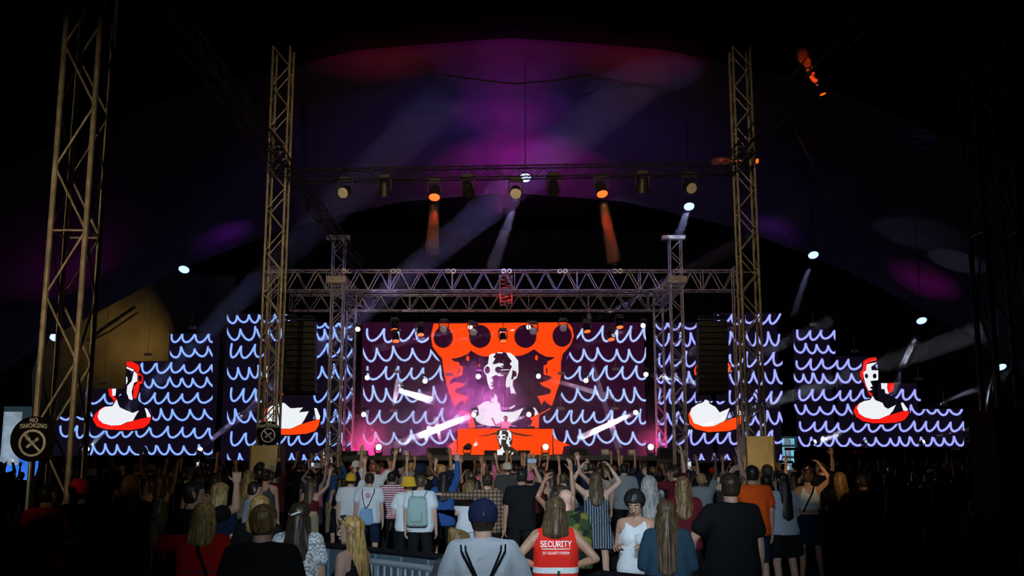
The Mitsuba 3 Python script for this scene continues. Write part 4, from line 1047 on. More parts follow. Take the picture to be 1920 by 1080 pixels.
        c = m3.Manifold.batch_boolean(pb, m3.OpType.Add) - m3.Manifold.cube((2, 2, 1), True).translate((0, 0, low - 0.5)) - m3.Manifold.cube((2, 2, 1), True).translate((0, 0, tz + 0.5))
        out[{'trousers': 'trousers', 'wide': 'trousers', 'shorts': 'shorts'}.get(bottom, 'skirt')] = cloth([c])
    so = []
    for s in (-1, 1):
        a = J['leg', s][2]
        so.append(bone([(a[0], -0.02, 0.075, 0.046), (a[0] + s * 0.012, 0.125, 0.040, 0.038), (a[0], -0.06, 0.045, 0.042)], n) - m3.Manifold.cube((1, 1, 0.1), True).translate((0, 0, -0.05)))
    out['shoe'], out['shoe_001'] = tri(so[0]), tri(so[1])
    # hair
    if hair and hair != 'bald':
        grow = 1.0
        sk = m3.Manifold.batch_hull([ball(hd(0, -0.022, 0.036), 0.092, nn), ball(hd(0, 0.018, 0.042), 0.085, nn), ball(hd(0, -0.02, -0.015), 0.084, nn)])
        rotm = np.eye(4)
        fz = hd(0, 0.13, -0.075)
        facecut = m3.Manifold.batch_hull([ball(hd(sx * 0.062, y, z), 0.03, 6) for sx in (-1, 1) for y, z in ((0.045, 0.035), (0.16, 0.045), (0.03, -0.20), (0.16, -0.20))])
        hb = [sk - facecut - (m3.Manifold.batch_hull([ball(hd(sx * 0.3, y, -0.27), 0.2, 8) for sx in (-1, 1) for y in (-0.25, 0.25)]) if hair in ('short', 'crop') else m3.Manifold())]
        if hair in ('long', 'longer', 'wavy', 'bob'):
            L = {'bob': 0.20, 'long': 0.34, 'wavy': 0.36, 'longer': 0.50}[hair]
            z0_ = hc[2]
            side = [(*hd(sx * 0.066, -0.02, -0.02), 0.036) for sx in (-1, 1)]
            hb.append(bone(side + [(*hd(0, -0.06, 0.0), 0.052)] + [(sx * 0.078 + hc[0], -0.045, z0_ - min(L, 0.19), 0.042) for sx in (-1, 1)] + [(0, -0.085, z0_ - min(L, 0.19), 0.045)], n))
            if L > 0.2:
                hb.append(bone([(sx * 0.078, -0.045, z0_ - 0.19, 0.042) for sx in (-1, 1)] + [(0, -0.085, z0_ - 0.19, 0.045)] + [(sx * 0.062, -0.105, z0_ - L, 0.028) for sx in (-1, 1)] + [(0, -0.115, z0_ - L - 0.03, 0.028)], n))
        if hair == 'bun': hb += [ball(hd(0, -0.085, 0.085), 0.048, nn), ball(hd(0, -0.10, 0.10), 0.035, nn)]
        if hair == 'pony': hb += chain([(*hd(0, -0.10, 0.05), 0.035), (*hd(0, -0.15, 0.0), 0.042), (*hd(0, -0.145, -0.16), 0.032), (*hd(0, -0.135, -0.26), 0.015)], n)
        if hair == 'afro': hb.append(ball(hd(0, -0.02, 0.045), 0.118, nn) - m3.Manifold.batch_hull([ball(hd(sx * 0.055, y, z), 0.03, 6) for sx in (-1, 1) for y, z in ((0.06, 0.02), (0.2, 0.04), (0.04, -0.2), (0.2, -0.2))]))
        hm = m3.Manifold.batch_boolean(hb, m3.OpType.Add)
        if hi:
            t = tri(hm.refine_to_length(0.011))
            trimesh.smoothing.filter_taubin(t, iterations=5)
            v = t.vertices
            ang = np.arctan2(v[:, 0] - hc[0], -(v[:, 1] - hc[1]))
            lng = hair in ('long', 'longer', 'wavy', 'bob', 'pony')
            wave = 0.35 * np.sin(v[:, 2] * 30 + ang * 2) if hair == 'wavy' else 0.0
            q = np.stack([ang * 17 + wave * 3, v[:, 2] * (3 if lng else 22), np.hypot(v[:, 0], v[:, 1]) * 6], -1)
            amt = 0.009 if lng else 0.008
            t.vertices = v + t.vertex_normals * ((meshkit.fbm(q + seed, 3, 2) - 0.5) * 2 * amt)[:, None]
            out['hair'] = t
        else:
            out['hair'] = tri(hm)
    fr, _ = frame_to(hd(0, 0, 0), hd(0, 0, 1))
    M = np.eye(4)
    for c_, v_ in enumerate(((1, 0, 0), (0, 1, 0), (0, 0, 1))): M[:3, c_] = hd(*v_) - hc
    M[:3, 3] = hc
    if hat == 'cap' or hat == 'cap_back':
        sg = -1 if hat == 'cap_back' else 1
        crown = m3.Manifold.batch_hull([ball((0, -0.020, 0.046), 0.106, max(n, 14)), ball((0, 0.016, 0.046), 0.100, max(n, 14)), ball((0, -0.012, 0.01), 0.102, max(n, 14))]) - m3.Manifold.cube((1, 1, 0.4), True).translate((0, 0, -0.19 + (-0.02)))
        brim = m3.Manifold.batch_hull([ball((sx * 0.06, sg * y, z), 0.006, 6) for sx in (-1, 1) for y, z in ((0.07, 0.02), (0.15, -0.005))] + [ball((0, sg * 0.175, -0.008), 0.006, 6)])
        t = tri(crown + brim); t.apply_transform(M); out['cap'] = t
    if hat == 'bucket':
        t = lathe([(0, 0.155), (0.085, 0.152), (0.108, 0.130), (0.118, 0.055), (0.122, 0.042), (0.150, -0.01), (0.156, -0.018), (0.148, -0.016), (0.116, 0.030), (0.108, 0.10), (0, 0.135)], 20)
        t.apply_transform(M); out['hat'] = t
    if face:
        ey, ir, br = [], [], []
        for s in (-1, 1):
            ey.append(tri(bone([(*hd(s * 0.031 - 0.007, 0.079, 0.008), 0.0095), (*hd(s * 0.031 + 0.007, 0.079, 0.008), 0.0095)], 10)))
            ir.append(tri(ball(hd(s * 0.031, 0.0865, 0.007), 0.0055, 10)))
            br.append(tri(bone([(*hd(s * 0.018, 0.094, 0.028), 0.005), (*hd(s * 0.034, 0.090, 0.033), 0.005), (*hd(s * 0.050, 0.078, 0.029), 0.004)], 8)))
        out['eye'], out['eye_001'], out['iris'], out['iris_001'], out['eyebrow'], out['eyebrow_001'] = ey[0], ey[1], ir[0], ir[1], br[0], br[1]
        out['lips'] = tri(bone([(*hd(-0.020, 0.0895, -0.057), 0.0055), (*hd(0.020, 0.0895, -0.057), 0.0055), (*hd(0, 0.1005, -0.052), 0.006), (*hd(0, 0.0985, -0.062), 0.006)], 10))
    out['_J'] = J
    return out


# skin, hair and cloth
def streaks(a, b, f=90.0):
    a, b = tuple(a), tuple(b)
    return lambda p, n, uv: mikit.mix(a, b, mikit.smoothstep(0.25, 0.75, mikit.fbm(p.x * f, p.y * f, p.z * 6.0, 3)))


SKIN = []
for i, c in enumerate(((0.56, 0.33, 0.24), (0.47, 0.26, 0.17), (0.33, 0.17, 0.10), (0.13, 0.065, 0.04))):
    SKIN.append(mat(f'skin_{i}', c, 0.5))
HAIRS = {'black': ((0.008, 0.007, 0.007), (0.025, 0.02, 0.018)), 'dark brown': ((0.018, 0.011, 0.007), (0.055, 0.034, 0.02)), 'brown': ((0.045, 0.026, 0.013), (0.13, 0.08, 0.04)),
         'blond': ((0.22, 0.12, 0.035), (0.60, 0.38, 0.13)), 'dark blond': ((0.09, 0.05, 0.018), (0.27, 0.16, 0.06)), 'reddish': ((0.12, 0.035, 0.012), (0.28, 0.10, 0.035)), 'grey': ((0.16, 0.15, 0.14), (0.36, 0.35, 0.33))}
for k_, (a_, b_) in HAIRS.items(): mat('hair_' + k_.replace(' ', '_'), streaks(a_, b_), 0.45)
CLOTH = {'white': (0.72, 0.74, 0.76), 'off-white': (0.55, 0.53, 0.48), 'grey': (0.26, 0.27, 0.29), 'dark grey': (0.06, 0.062, 0.068), 'black': (0.010, 0.010, 0.011), 'navy': (0.012, 0.018, 0.05), 'blue': (0.03, 0.09, 0.28),
         'light blue': (0.24, 0.40, 0.60), 'red': (0.55, 0.012, 0.008), 'orange': (0.90, 0.11, 0.012), 'green': (0.02, 0.10, 0.035), 'pink': (0.62, 0.16, 0.26), 'yellow': (0.72, 0.42, 0.03), 'beige': (0.40, 0.31, 0.20), 'wine': (0.13, 0.012, 0.02), 'denim': (0.028, 0.065, 0.10), 'olive': (0.09, 0.09, 0.035)}
for k_, c_ in CLOTH.items(): mat('cloth_' + k_.replace(' ', '_').replace('-', '_'), c_, 0.9, specular=0.15)
CM = lambda c: 'cloth_' + c.replace(' ', '_').replace('-', '_')
HM = lambda c: 'hair_' + c.replace(' ', '_')
S3 = mikit.smoothstep
mat('cloth_red_stripes', lambda p, n, uv: mikit.mix((0.70, 0.66, 0.68), (0.42, 0.02, 0.08), mi.Float((p.z * 24.0 - mi.Float(mi.Int32(p.z * 24.0))) > 0.5)), 0.9)
mat('cloth_dark_stripes', lambda p, n, uv: mikit.mix((0.22, 0.26, 0.30), (0.02, 0.03, 0.04), mi.Float((p.x * 26.0 - mi.Float(mi.Int32(p.x * 26.0))) > 0.42)), 0.9)
mat('cloth_plaid', lambda p, n, uv: mi.Color3f(0.32, 0.20, 0.13) * (0.35 + 0.65 * mi.Float((p.x * 16 - mi.Float(mi.Int32(p.x * 16 + 100)) + 100) > 0.35)) * (0.35 + 0.65 * mi.Float((p.z * 16 - mi.Float(mi.Int32(p.z * 16))) > 0.35)), 0.9)
mat('cloth_camo', lambda p, n, uv: mikit.mix(mikit.mix((0.03, 0.05, 0.015), (0.16, 0.14, 0.02), S3(0.52, 0.58, mikit.fbm(p.x * 15, p.y * 15, p.z * 15, 2))), (0.008, 0.01, 0.006), S3(0.52, 0.57, mikit.fbm(p.x * 13 + 9, p.y * 13, p.z * 13, 2))), 0.9)
mat('cloth_lace', lambda p, n, uv: mi.Color3f(0.62, 0.63, 0.64) * (0.45 + 0.75 * mikit.smoothstep(0.35, 0.6, mikit.noise(p.x * 70, p.y * 70, p.z * 70))), 0.95)
mat('eye_white', (0.7, 0.68, 0.66), 0.3)
mat('eye_dark', (0.02, 0.012, 0.008), 0.2)
mat('lips_red', (0.40, 0.11, 0.09), 0.5)
mat('shoe_dark', (0.02, 0.02, 0.022), 0.6)
mat('hivis_red', (0.85, 0.022, 0.010), 0.8)
mat('reflective_white', (0.82, 0.84, 0.84), 0.5)
mat('hivis_green', (0.06, 0.42, 0.08), 0.8)
mat('wrist_band', (0.5, 0.75, 0.25), 0.6)

PARTS = ('body', 'shirt', 'dress', 'trousers', 'shorts', 'skirt', 'shoe', 'shoe_001', 'hair', 'cap', 'hat', 'eye', 'eye_001', 'iris', 'iris_001', 'eyebrow', 'eyebrow_001', 'lips')
EXTRA = []


def stand(label, x, d, H, fig, skin, hairc, topc, botc, turn=0.0, hatc='black', group=None, shared=None):
    """Puts the figure in the crowd. turn: radians to the left from facing the stage. Returns the key and the placement."""
    key = thing('person', label, 'person', group)
    sc = H / 1.75
    tw = T().translate([x, d, 0]).rotate([0, 0, 1], math.degrees(turn)).scale([sc] * 3)
    look = {'body': SKIN[skin], 'shirt': topc, 'dress': topc, 'trousers': botc, 'shorts': botc, 'skirt': botc, 'shoe': 'shoe_dark', 'hair': HM(hairc) if hairc else None, 'cap': hatc, 'hat': hatc, 'eye': 'eye_white', 'iris': 'eye_dark', 'eyebrow': HM(hairc) if hairc else 'eye_dark', 'lips': 'lips_red'}
    for p_ in PARTS:
        if p_ in fig:
            nm = p_.replace('_001', '')
            put(nm, fig[p_], look[nm], key, to_world=tw, smooth=50 if not isinstance(fig[p_], dict) else False)
    return key, tw


def extra(key, tw, name, mesh, bsdf, label=None, smooth=40):
    return put(name, mesh, bsdf, key, to_world=tw, smooth=smooth, label=label)


def head_at(px, py, d):
    """Ground x and standing height of somebody whose crown shows at that pixel, d metres away."""
    q = P(px, py, d)
    return q[0], q[2]
# ---------------------------------------------------------------- the people one can tell apart
def crown(fig):
    """Height of the figure's top, arms left out."""
    z = [fig[p_].bounds[1][2] for p_ in ('hair', 'cap', 'hat') if p_ in fig]
    return max(z + [1.755])


def near(label, px, py, d, fig, skin, hairc, topc, botc='cloth_black', turn=0.0, hatc='cloth_black', dx=0.0):
    x, z = head_at(px, py, d)
    H = z / crown(fig) * 1.75
    return stand(label, x + dx, d, H, fig, skin, hairc, topc, botc, turn, hatc), fig


# man in a cap with a drawstring bag
f = figure(False, ((0.30, 0.05, -1), (0.30, 0.75, -0.45), (-0.6, 0, -0.8), 0.5), ((0.42, 0.15, -0.9), (0.25, 0.9, -0.25), (-0.6, 0, -0.8), 0.5), 'sweat', 'trousers', 'short', 'cap', n=16, hi=True, seed=1, belly=0.01)
(k, tw), _ = near('man in a dark cap and pale grey sweatshirt with a black drawstring bag, front', 906, 933, 7.0, f, 0, 'dark brown', 'cloth_grey_sweat' if mat('cloth_grey_sweat', (0.50, 0.53, 0.57), 0.9) else None, 'cloth_navy', 0.05, 'cloth_navy')
M_ = lambda z: -0.175 - 0.02 * math.sin((z - 0.9) * 3)
for s in (-1, 1):
    for o in (0, 0.03):
        extra(k, tw, 'cord', path_tube([(s * (0.125 + o), -0.02, 1.50), (s * (0.12 + o), -0.118, 1.44), (s * (0.065 + o * 0.5), -0.168, 1.32), (s * 0.012, -0.188, 1.21), (s * 0.03, -0.19, 1.16)], 0.006, 6), 'cloth_black')
bag = bone([(-0.08, -0.20, 1.13, 0.04), (0.08, -0.20, 1.13, 0.04), (-0.14, -0.22, 0.82, 0.06), (0.14, -0.22, 0.82, 0.06), (0, -0.20, 1.18, 0.03)], 12)
extra(k, tw, 'drawstring_bag', tri(bag), 'cloth_black')
em = meshkit.text_mesh('i', 0.022, 0.004, bold=True)
em.apply_transform(trimesh.transformations.rotation_matrix(math.pi / 2, [1, 0, 0])); em.apply_translation((-0.003, -0.131, 1.675))
extra(k, tw, 'emblem', em, 'cloth_yellow', smooth=False)

# security woman
f = figure(True, 'hip', 'hip', 'vest', 'trousers', 'bob', n=16, hi=True, seed=2)
(k, tw), _ = near('woman in a red SECURITY vest with her hands on her hips, seen from behind', 1041, 930, 8.6, f, 1, 'brown', 'hivis_red', 'cloth_black', 0.0)


def on_back(m, fig, name_, part='shirt', proud=0.006):
    """Bends flat print onto the back of a garment: x, z as drawn, y from the surface."""
    g = fig[part]
    v = g.vertices
    back = v[:, 1] < 0.02
    from scipy.spatial import cKDTree
    tree = cKDTree(v[back][:, [0, 2]])
    dist, idx = tree.query(m.vertices[:, [0, 2]], k=4)
    w = 1 / (dist + 1e-3) ** 2
    y = (v[back][idx][:, :, 1] * w).sum(1) / w.sum(1)
    m.vertices[:, 1] = y - proud - (m.vertices[:, 1] - m.vertices[:, 1].min())
    return m


def print_text(s, h, cx, cz, fig, bold=True, width=None):
    m = meshkit.text_mesh(s, h, 0.002, bold=bold)
    m.apply_translation([-m.bounds[:, 0].mean(), 0, 0])
    if width: m.vertices[:, 0] *= width / (m.bounds[1][0] - m.bounds[0][0])
    m.vertices = np.stack([m.vertices[:, 0] + cx, m.vertices[:, 2], m.vertices[:, 1] + cz], -1)
    m = m.subdivide_to_size(0.02)
    m.invert()
    return on_back(m, fig, s)


extra(k, tw, 'lettering', print_text('SECURITY', 0.050, 0.0, 1.345, f, width=0.27), 'reflective_white', 'white letters SECURITY', smooth=False)
extra(k, tw, 'lettering', print_text('SKY SECURITY SWEDEN', 0.021, 0.0, 1.285, f, width=0.23), 'reflective_white', 'small white letters', smooth=False)


def band_on(fig, z0_, z1_, part='shirt', x0=-0.4, x1=0.4, proud=0.006, n=24):
    """A thin band cut from a garment between two heights, a little proud of it."""
    g = fig[part]
    m = g.copy()
    for zz, nrm in ((z0_, [0, 0, 1]), (z1_, [0, 0, -1])): m = trimesh.intersections.slice_mesh_plane(m, nrm, [0, 0, zz])
    for xx, nrm in ((x0, [1, 0, 0]), (x1, [-1, 0, 0])): m = trimesh.intersections.slice_mesh_plane(m, nrm, [xx, 0, 0])
    m.vertices = m.vertices + m.vertex_normals * proud
    return m


extra(k, tw, 'reflective_band', band_on(f, 1.125, 1.175), 'reflective_white', 'white reflective band around the waist')
extra(k, tw, 'underline', band_on(f, 1.324, 1.331, x0=-0.12, x1=0.12), 'reflective_white')
extra(k, tw, 'radio_cable', path_tube([(0.02, -0.15, 1.15), (0.018, -0.155, 1.06), (0.02, -0.15, 0.95)], 0.012), 'cloth_green')
for s in (-1, 1):
    w_ = f['_J']['arm', s]
    extra(k, tw, 'wrist_band', cone_mesh(w_[2] - w_[4] * 0.045, w_[2] - w_[4] * 0.025, 0.036, 0.035, 14), 'cloth_black')

# small woman with a bun at the cap man's left shoulder
f = figure(True, 'bent', 'bent', 'tshirt', 'trousers', 'bun', n=14, hi=True, seed=3, look=(-0.5, 0.2))
near('short blond woman with a bun, half hidden behind the man in the cap', 857, 988, 7.9, f, 0, 'dark blond', 'cloth_dark_grey', turn=-0.4)
# woman in red with a raised can
f = figure(True, 'can', 'down', 'tshirt', 'trousers', 'bob', n=16, hi=True, seed=4)
(k, tw), _ = near('blond woman in a red T-shirt with blue script, raising a can', 383, 940, 8.0, f, 1, 'blond', 'cloth_red', 'cloth_black', 0.05)
extra(k, tw, 'lettering', print_text('Tommy', 0.045, -0.01, 1.16, f, width=0.17, bold=False), 'cloth_blue', 'blue script letters', smooth=False)
extra(k, tw, 'printed_line', band_on(f, 1.216, 1.224, x0=-0.11, x1=0.13), 'cloth_blue')
extra(k, tw, 'shoulder_strap', path_tube([(-0.03, -0.075, 1.50), (0.0, -0.128, 1.38), (0.07, -0.138, 1.22), (0.14, -0.125, 1.05), (0.17, -0.08, 0.95)], 0.014), 'cloth_black')
J = f['_J']['arm', -1]
wc = np.array(J[2]) + J[4] * 0.09
extra(k, tw, 'wrist_band', cone_mesh(J[2] - J[4] * 0.05, J[2] - J[4] * 0.02, 0.035, 0.034, 14), 'cloth_blue')
cw = np.array(tw.matrix) @ np.array([*(wc + [0.045, 0.02, 0.0]), 1])
kk = thing('drink_can', 'small white and green drink can held up by the blond woman in red', 'can')
can = lathe([(0, -0.06), (0.026, -0.06), (0.031, -0.05), (0.031, 0.05), (0.026, 0.06), (0, 0.06)], 18)
mat('can_print', lambda p, n, uv: mikit.mix((0.60, 0.68, 0.66), (0.05, 0.35, 0.10), S3(0.5, 0.55, mikit.noise(p.x * 30, p.y * 30, p.z * 25))), 0.35, 0.4)
can.apply_translation(cw[:3])
put('shell', can, 'can_print', kk, smooth=35)
rim = lathe([(0, 0.06), (0.024, 0.06), (0.026, 0.064), (0, 0.062)], 18); rim.apply_translation(cw[:3])
put('lid', rim, 'steel', kk, smooth=35)
# man with glasses drinking in front of her
f = figure(False, 'bent', 'phone', 'tshirt', 'trousers', 'short', n=12, hi=True, seed=5, look=(-0.6, 0.0), face=True)
(k, tw), _ = near('dark-haired man with glasses turned right, in front of the raised can', 362, 902, 9.6, f, 1, 'black', 'cloth_black', turn=-0.5)
hd = f['_J']['hd']
gl = cat(*[upright(trimesh.creation.annulus(0.019, 0.023, 0.004, sections=16), (s * 0.03, 0.1, 0)) for s in (-1, 1)] + [cone_mesh((s * 0.05, 0.1, 0), (s * 0.082, -0.01, 0.01), 0.003, 0.003, 6) for s in (-1, 1)])
gl.vertices = np.array([hd(v[0], v[1], v[2] + 0.008) for v in gl.vertices])
extra(k, tw, 'glasses', gl, 'black_plastic')
# left foreground group
f = figure(False, 'down', 'bent', 'tshirt', 'trousers', 'short', n=16, hi=True, seed=6, look=(-0.15, 0))
near('man with short dark blond hair in a black T-shirt, left foreground', 494, 944, 6.7, f, 0, 'dark blond', 'cloth_black')
f = figure(True, 'bent', 'down', 'tshirt', 'trousers', 'bob', n=14, hi=True, seed=7)
near('blond woman just behind the man with short dark blond hair', 487, 927, 9.2, f, 0, 'blond', 'cloth_black')
f = figure(True, 'bent', 'down', 'tshirt', 'trousers', 'long', n=16, hi=True, seed=8, lean=0.1)
(k, tw), _ = near('dark-haired woman in a white lace top with a bright hair clip', 562, 940, 8.4, f, 1, 'dark brown', 'cloth_lace')
hd = f['_J']['hd']
cl = tri(bone([(*hd(-0.05, -0.108, 0.02), 0.008), (*hd(0.02, -0.114, 0.045), 0.008)], 8))
extra(k, tw, 'hair_clip', cl, 'reflective_white', 'bright hair clip')
f = figure(True, 'bent', 'bent', 'tank', 'trousers', 'longer', n=16, hi=True, seed=9, face=True, look=(0.25, 0.0))
(k, tw), _ = near('woman with very long blond hair in profile, sunglasses pushed up', 664, 966, 7.6, f, 0, 'blond', 'cloth_black', turn=1.15)
hd = f['_J']['hd']
sg = cat(*[tri(bone([(*hd(s * 0.03 - 0.012, 0.07, 0.118), 0.013), (*hd(s * 0.03 + 0.012, 0.07, 0.118), 0.013)], 10)) for s in (-1, 1)] + [cone_mesh(hd(s * 0.055, 0.07, 0.118), hd(s * 0.085, -0.02, 0.05), 0.004, 0.004, 6) for s in (-1, 1)])
extra(k, tw, 'sunglasses', sg, 'black_plastic', 'sunglasses on top of the head')
# right foreground group
f = figure(True, 'bent', 'bent', 'tank', 'wide', 'afro', n=14, hi=True, seed=10, face=True, look=(0.1, 0.45))
(k, tw), _ = near('dark-haired woman in a white strapped top looking down at her hands, facing the camera', 1192, 915, 10.4, f, 1, 'black', 'cloth_white', 'cloth_off_white', turn=2.75)
f = figure(True, 'bent', 'bent', 'jacket', 'trousers', 'longer', n=16, hi=True, seed=11)
(k, tw), _ = near('woman with long brown hair in a teal denim jacket, right of the SECURITY vest', 1249, 936, 8.9, f, 0, 'brown', 'cloth_denim', 'cloth_dark_grey', turn=-0.15)
extra(k, tw, 'pink_strap', path_tube([(-0.10, -0.03, 1.50), (-0.17, -0.05, 1.44), (-0.215, -0.03, 1.30), (-0.25, 0.02, 1.15)], 0.010), 'cloth_pink', 'pink cord')
f = figure(False, 'lean', 'down', 'tshirt', 'trousers', 'short', n=16, hi=True, seed=12, belly=0.02)
(k, tw), _ = near('tall man in a black T-shirt leaning his left arm on the barrier', 1369, 886, 9.4, f, 0, 'dark brown', 'cloth_black', turn=0.1)
f = figure(False, 'reach_head', 'down', 'tshirt', 'shorts', 'short', n=14, hi=True, seed=13)
near('man in a bright orange T-shirt and navy shorts', 1410, 872, 14.6, f, 0, 'black', 'cloth_orange', 'cloth_navy', turn=0.1)
f = figure(True, 'bent', 'bent', 'tshirt', 'skirt', 'longer', n=12, hi=True, seed=14, look=(0.3, 0))
near('woman with long dark hair in a white T-shirt, right of the orange T-shirt', 1466, 885, 15.0, f, 0, 'black', 'cloth_light_tee' if mat('cloth_light_tee', (0.42, 0.48, 0.58), 0.9) else None, turn=0.35)
f = figure(True, 'bent', 'over_head', 'crop', 'skirt', 'bun', n=12, hi=True, seed=15)
(k, tw), _ = near('woman with bare shoulders and a white band top, a black strap across her back', 1513, 879, 17.0, f, 1, 'dark brown', 'cloth_white', 'cloth_navy')
extra(k, tw, 'shoulder_strap', path_tube([(0.09, -0.03, 1.50), (0.05, -0.105, 1.42), (-0.05, -0.125, 1.25), (-0.12, -0.115, 1.10)], 0.014), 'cloth_black')
f = figure(False, 'down', 'down', 'shirt', 'trousers', 'bald', n=14, hi=True, seed=16)
near('bald man in a camouflage shirt behind the SECURITY vest', 1061, 917, 11.0, f, 0, None, 'cloth_camo')
f = figure(True, 'over_head', 'over_head', 'dress', 'dress_skirt', 'long', n=14, hi=True, seed=17)
near('woman in a striped dress dancing with both arms over her head', 1117, 884, 16.0, f, 0, 'brown', 'cloth_dark_stripes', 'cloth_dark_stripes')
f = figure(False, 'down', 'down', 'tshirt', 'trousers', 'short', n=12, hi=True, seed=18)
near('broad man in a grey T-shirt, right of the striped dress', 1170, 868, 22.0, f, 0, 'black', 'cloth_grey')
f = figure(False, 'hug', 'down', 'shirt', 'trousers', 'short', n=12, hi=True, seed=19)
near('man in a plaid shirt with his left arm around a blond woman', 914, 887, 16.4, f, 0, 'dark brown', 'cloth_plaid')
f = figure(True, 'bent', 'down', 'tshirt', 'wide', 'bob', n=12, hi=True, seed=20)
near('blond woman in a white jumpsuit under the plaid arm', 880, 899, 17.0, f, 0, 'dark blond', 'cloth_white', 'cloth_white')
f = figure(False, 'down', 'phone', 'tshirt', 'trousers', 'short', n=12, hi=True, seed=21)
(k, tw), _ = near('man in a black T-shirt holding up a lit phone', 978, 878, 16.2, f, 1, 'black', 'cloth_black')
J = f['_J']['arm', 1]
pw_ = np.array(tw.matrix) @ np.array([*(np.array(J[2]) + J[4] * 0.12 + [-0.02, 0.02, 0.03]), 1])


def phone(at, label, rgb=(0.35, 0.5, 0.7), group='phones held up in the crowd', land=False, tilt=0.0):
    kk = thing('phone', label, 'phone', group)
    w_, h_ = (0.155, 0.075) if land else (0.075, 0.155)
    put('case', bx((at[0], at[1], at[2]), (w_, 0.008, h_), bevel=0.003), 'black_plastic', kk)
    put('display', bx((at[0], at[1] - 0.005, at[2]), (w_ - 0.008, 0.002, h_ - 0.008)), 'black_plastic', kk, emit=rgb)


phone(pw_[:3], 'lit phone held sideways by the man in the black T-shirt, middle of the crowd', (0.12, 0.2, 0.3), land=True)
f = figure(True, 'bent', 'up', 'shirt', 'shorts', 'long', n=12, hi=True, seed=22)
near('woman in a blue denim shirt with her right arm raised', 832, 884, 18.0, f, 0, 'black', 'cloth_blue', 'cloth_black')
f = figure(False, 'bent', 'bent', 'tshirt', 'trousers', 'short', 'bucket', n=12, hi=True, seed=23)
near('person in a yellow bucket hat and white T-shirt', 766, 893, 17.0, f, 0, 'reddish', 'cloth_white', 'cloth_black', hatc='cloth_yellow')
f = figure(False, 'down', 'down', 'tshirt', 'trousers', 'short', n=12, hi=True, seed=24)
(k, tw), _ = near('person in a white T-shirt carrying a pale green backpack', 789, 890, 16.4, f, 0, 'brown', 'cloth_white', 'cloth_black', turn=-0.15)
mat('bag_pale', (0.32, 0.45, 0.42), 0.8)
bp = bone([(-0.10, -0.20, 1.38, 0.05), (0.10, -0.20, 1.38, 0.05), (-0.11, -0.21, 1.02, 0.07), (0.11, -0.21, 1.02, 0.07)], 12)
extra(k, tw, 'backpack', tri(bp), 'bag_pale')
extra(k, tw, 'backpack_pocket', tri(bone([(-0.07, -0.27, 1.05, 0.03), (0.07, -0.27, 1.05, 0.03), (-0.07, -0.27, 1.18, 0.03), (0.07, -0.27, 1.18, 0.03)], 10)), 'bag_pale')
for s in (-1, 1): extra(k, tw, 'backpack_strap', path_tube([(s * 0.09, -0.17, 1.40), (s * 0.12, -0.06, 1.50), (s * 0.13, 0.06, 1.46), (s * 0.15, 0.11, 1.30)], 0.016), 'bag_pale')
f = figure(False, 'down', 'down', 'tshirt', 'shorts', 'short', n=12, hi=True, seed=25)
(k, tw), _ = near('man in a white T-shirt with a light blue drawstring bag', 693, 886, 18.6, f, 0, 'dark brown', 'cloth_white', 'cloth_navy')
extra(k, tw, 'drawstring_bag', tri(bone([(-0.09, -0.19, 1.10, 0.03), (0.06, -0.19, 1.10, 0.03), (-0.12, -0.20, 0.88, 0.05), (0.06, -0.20, 0.88, 0.05)], 10)), 'cloth_light_blue')
for s in (-1, 1): extra(k, tw, 'cord', path_tube([(s * 0.11, -0.04, 1.50), (s * 0.11, -0.135, 1.42), (s * 0.05 - 0.02, -0.165, 1.22), (-0.03, -0.18, 1.12)], 0.007), 'cloth_navy')
mark = upright(trimesh.creation.annulus(0.02, 0.04, 0.004, sections=18), (0, -0.155, 1.36))
extra(k, tw, 'back_print', mark, 'cloth_pink', 'round pink print')
f = figure(False, 'down', 'down', 'tshirt', 'trousers', 'short', n=12, hi=True, seed=26)
near('person in a red and white striped T-shirt', 735, 884, 20.0, f, 0, 'black', 'cloth_red_stripes')
f = figure(False, 'down', 'up', 'tshirt', 'trousers', 'short', 'cap', n=12, hi=True, seed=27)
near('person in an orange cap and white T-shirt, right arm up', 658, 886, 19.6, f, 0, 'black', 'cloth_white', 'cloth_navy', hatc='cloth_yellow')
f = figure(False, 'bent', 'bent', 'tshirt', 'trousers', 'short', n=12, hi=True, seed=28, face=True, look=(0, 0.2))
near('man in a white T-shirt with folded arms, turned sideways, left of the crowd', 474, 902, 14.0, f, 0, 'black', 'cloth_light_tee', turn=-1.2)
f = figure(True, 'down', 'bent', 'tank', 'shorts', 'long', n=10, hi=True, seed=29)
near('blond woman with bare shoulders beside the left plywood box', 466, 880, 18.5, f, 1, 'blond', 'cloth_beige')
f = figure(True, 'bent', 'down', 'tank', 'shorts', 'bun', n=10, hi=True, seed=30)
near('tanned dark-haired woman in a dark strap top below the left plywood box', 499, 878, 18.0, f, 1, 'black', 'cloth_dark_grey')
f = figure(True, 'down', 'bent', 'tshirt', 'trousers', 'bob', n=10, hi=True, seed=31)
near('blond woman with sunglasses on her head, in the dark left of the crowd', 412, 904, 11.0, f, 0, 'blond', 'cloth_navy', turn=-0.4)
f = figure(True, 'down', 'down', 'tshirt', 'trousers', 'long', n=10, hi=True, seed=32)
near('woman with two blond strands of long hair in the dark at the left', 246, 890, 11.0, f, 0, 'blond', 'cloth_black')
f = figure(False, 'bent', 'bent', 'tshirt', 'trousers', 'short', n=10, hi=True, seed=33)
near('person in a red T-shirt in the dark at the far left', 88, 905, 10.5, f, 0, 'black', 'cloth_red', turn=-0.3)
f = figure(False, 'down', 'down', 'shirt', 'trousers', 'short', 'cap', n=10, hi=True, seed=34)
near('person in a red cap in the dark below the far left mast', 148, 896, 11.0, f, 0, 'black', 'cloth_black', hatc='cloth_red')
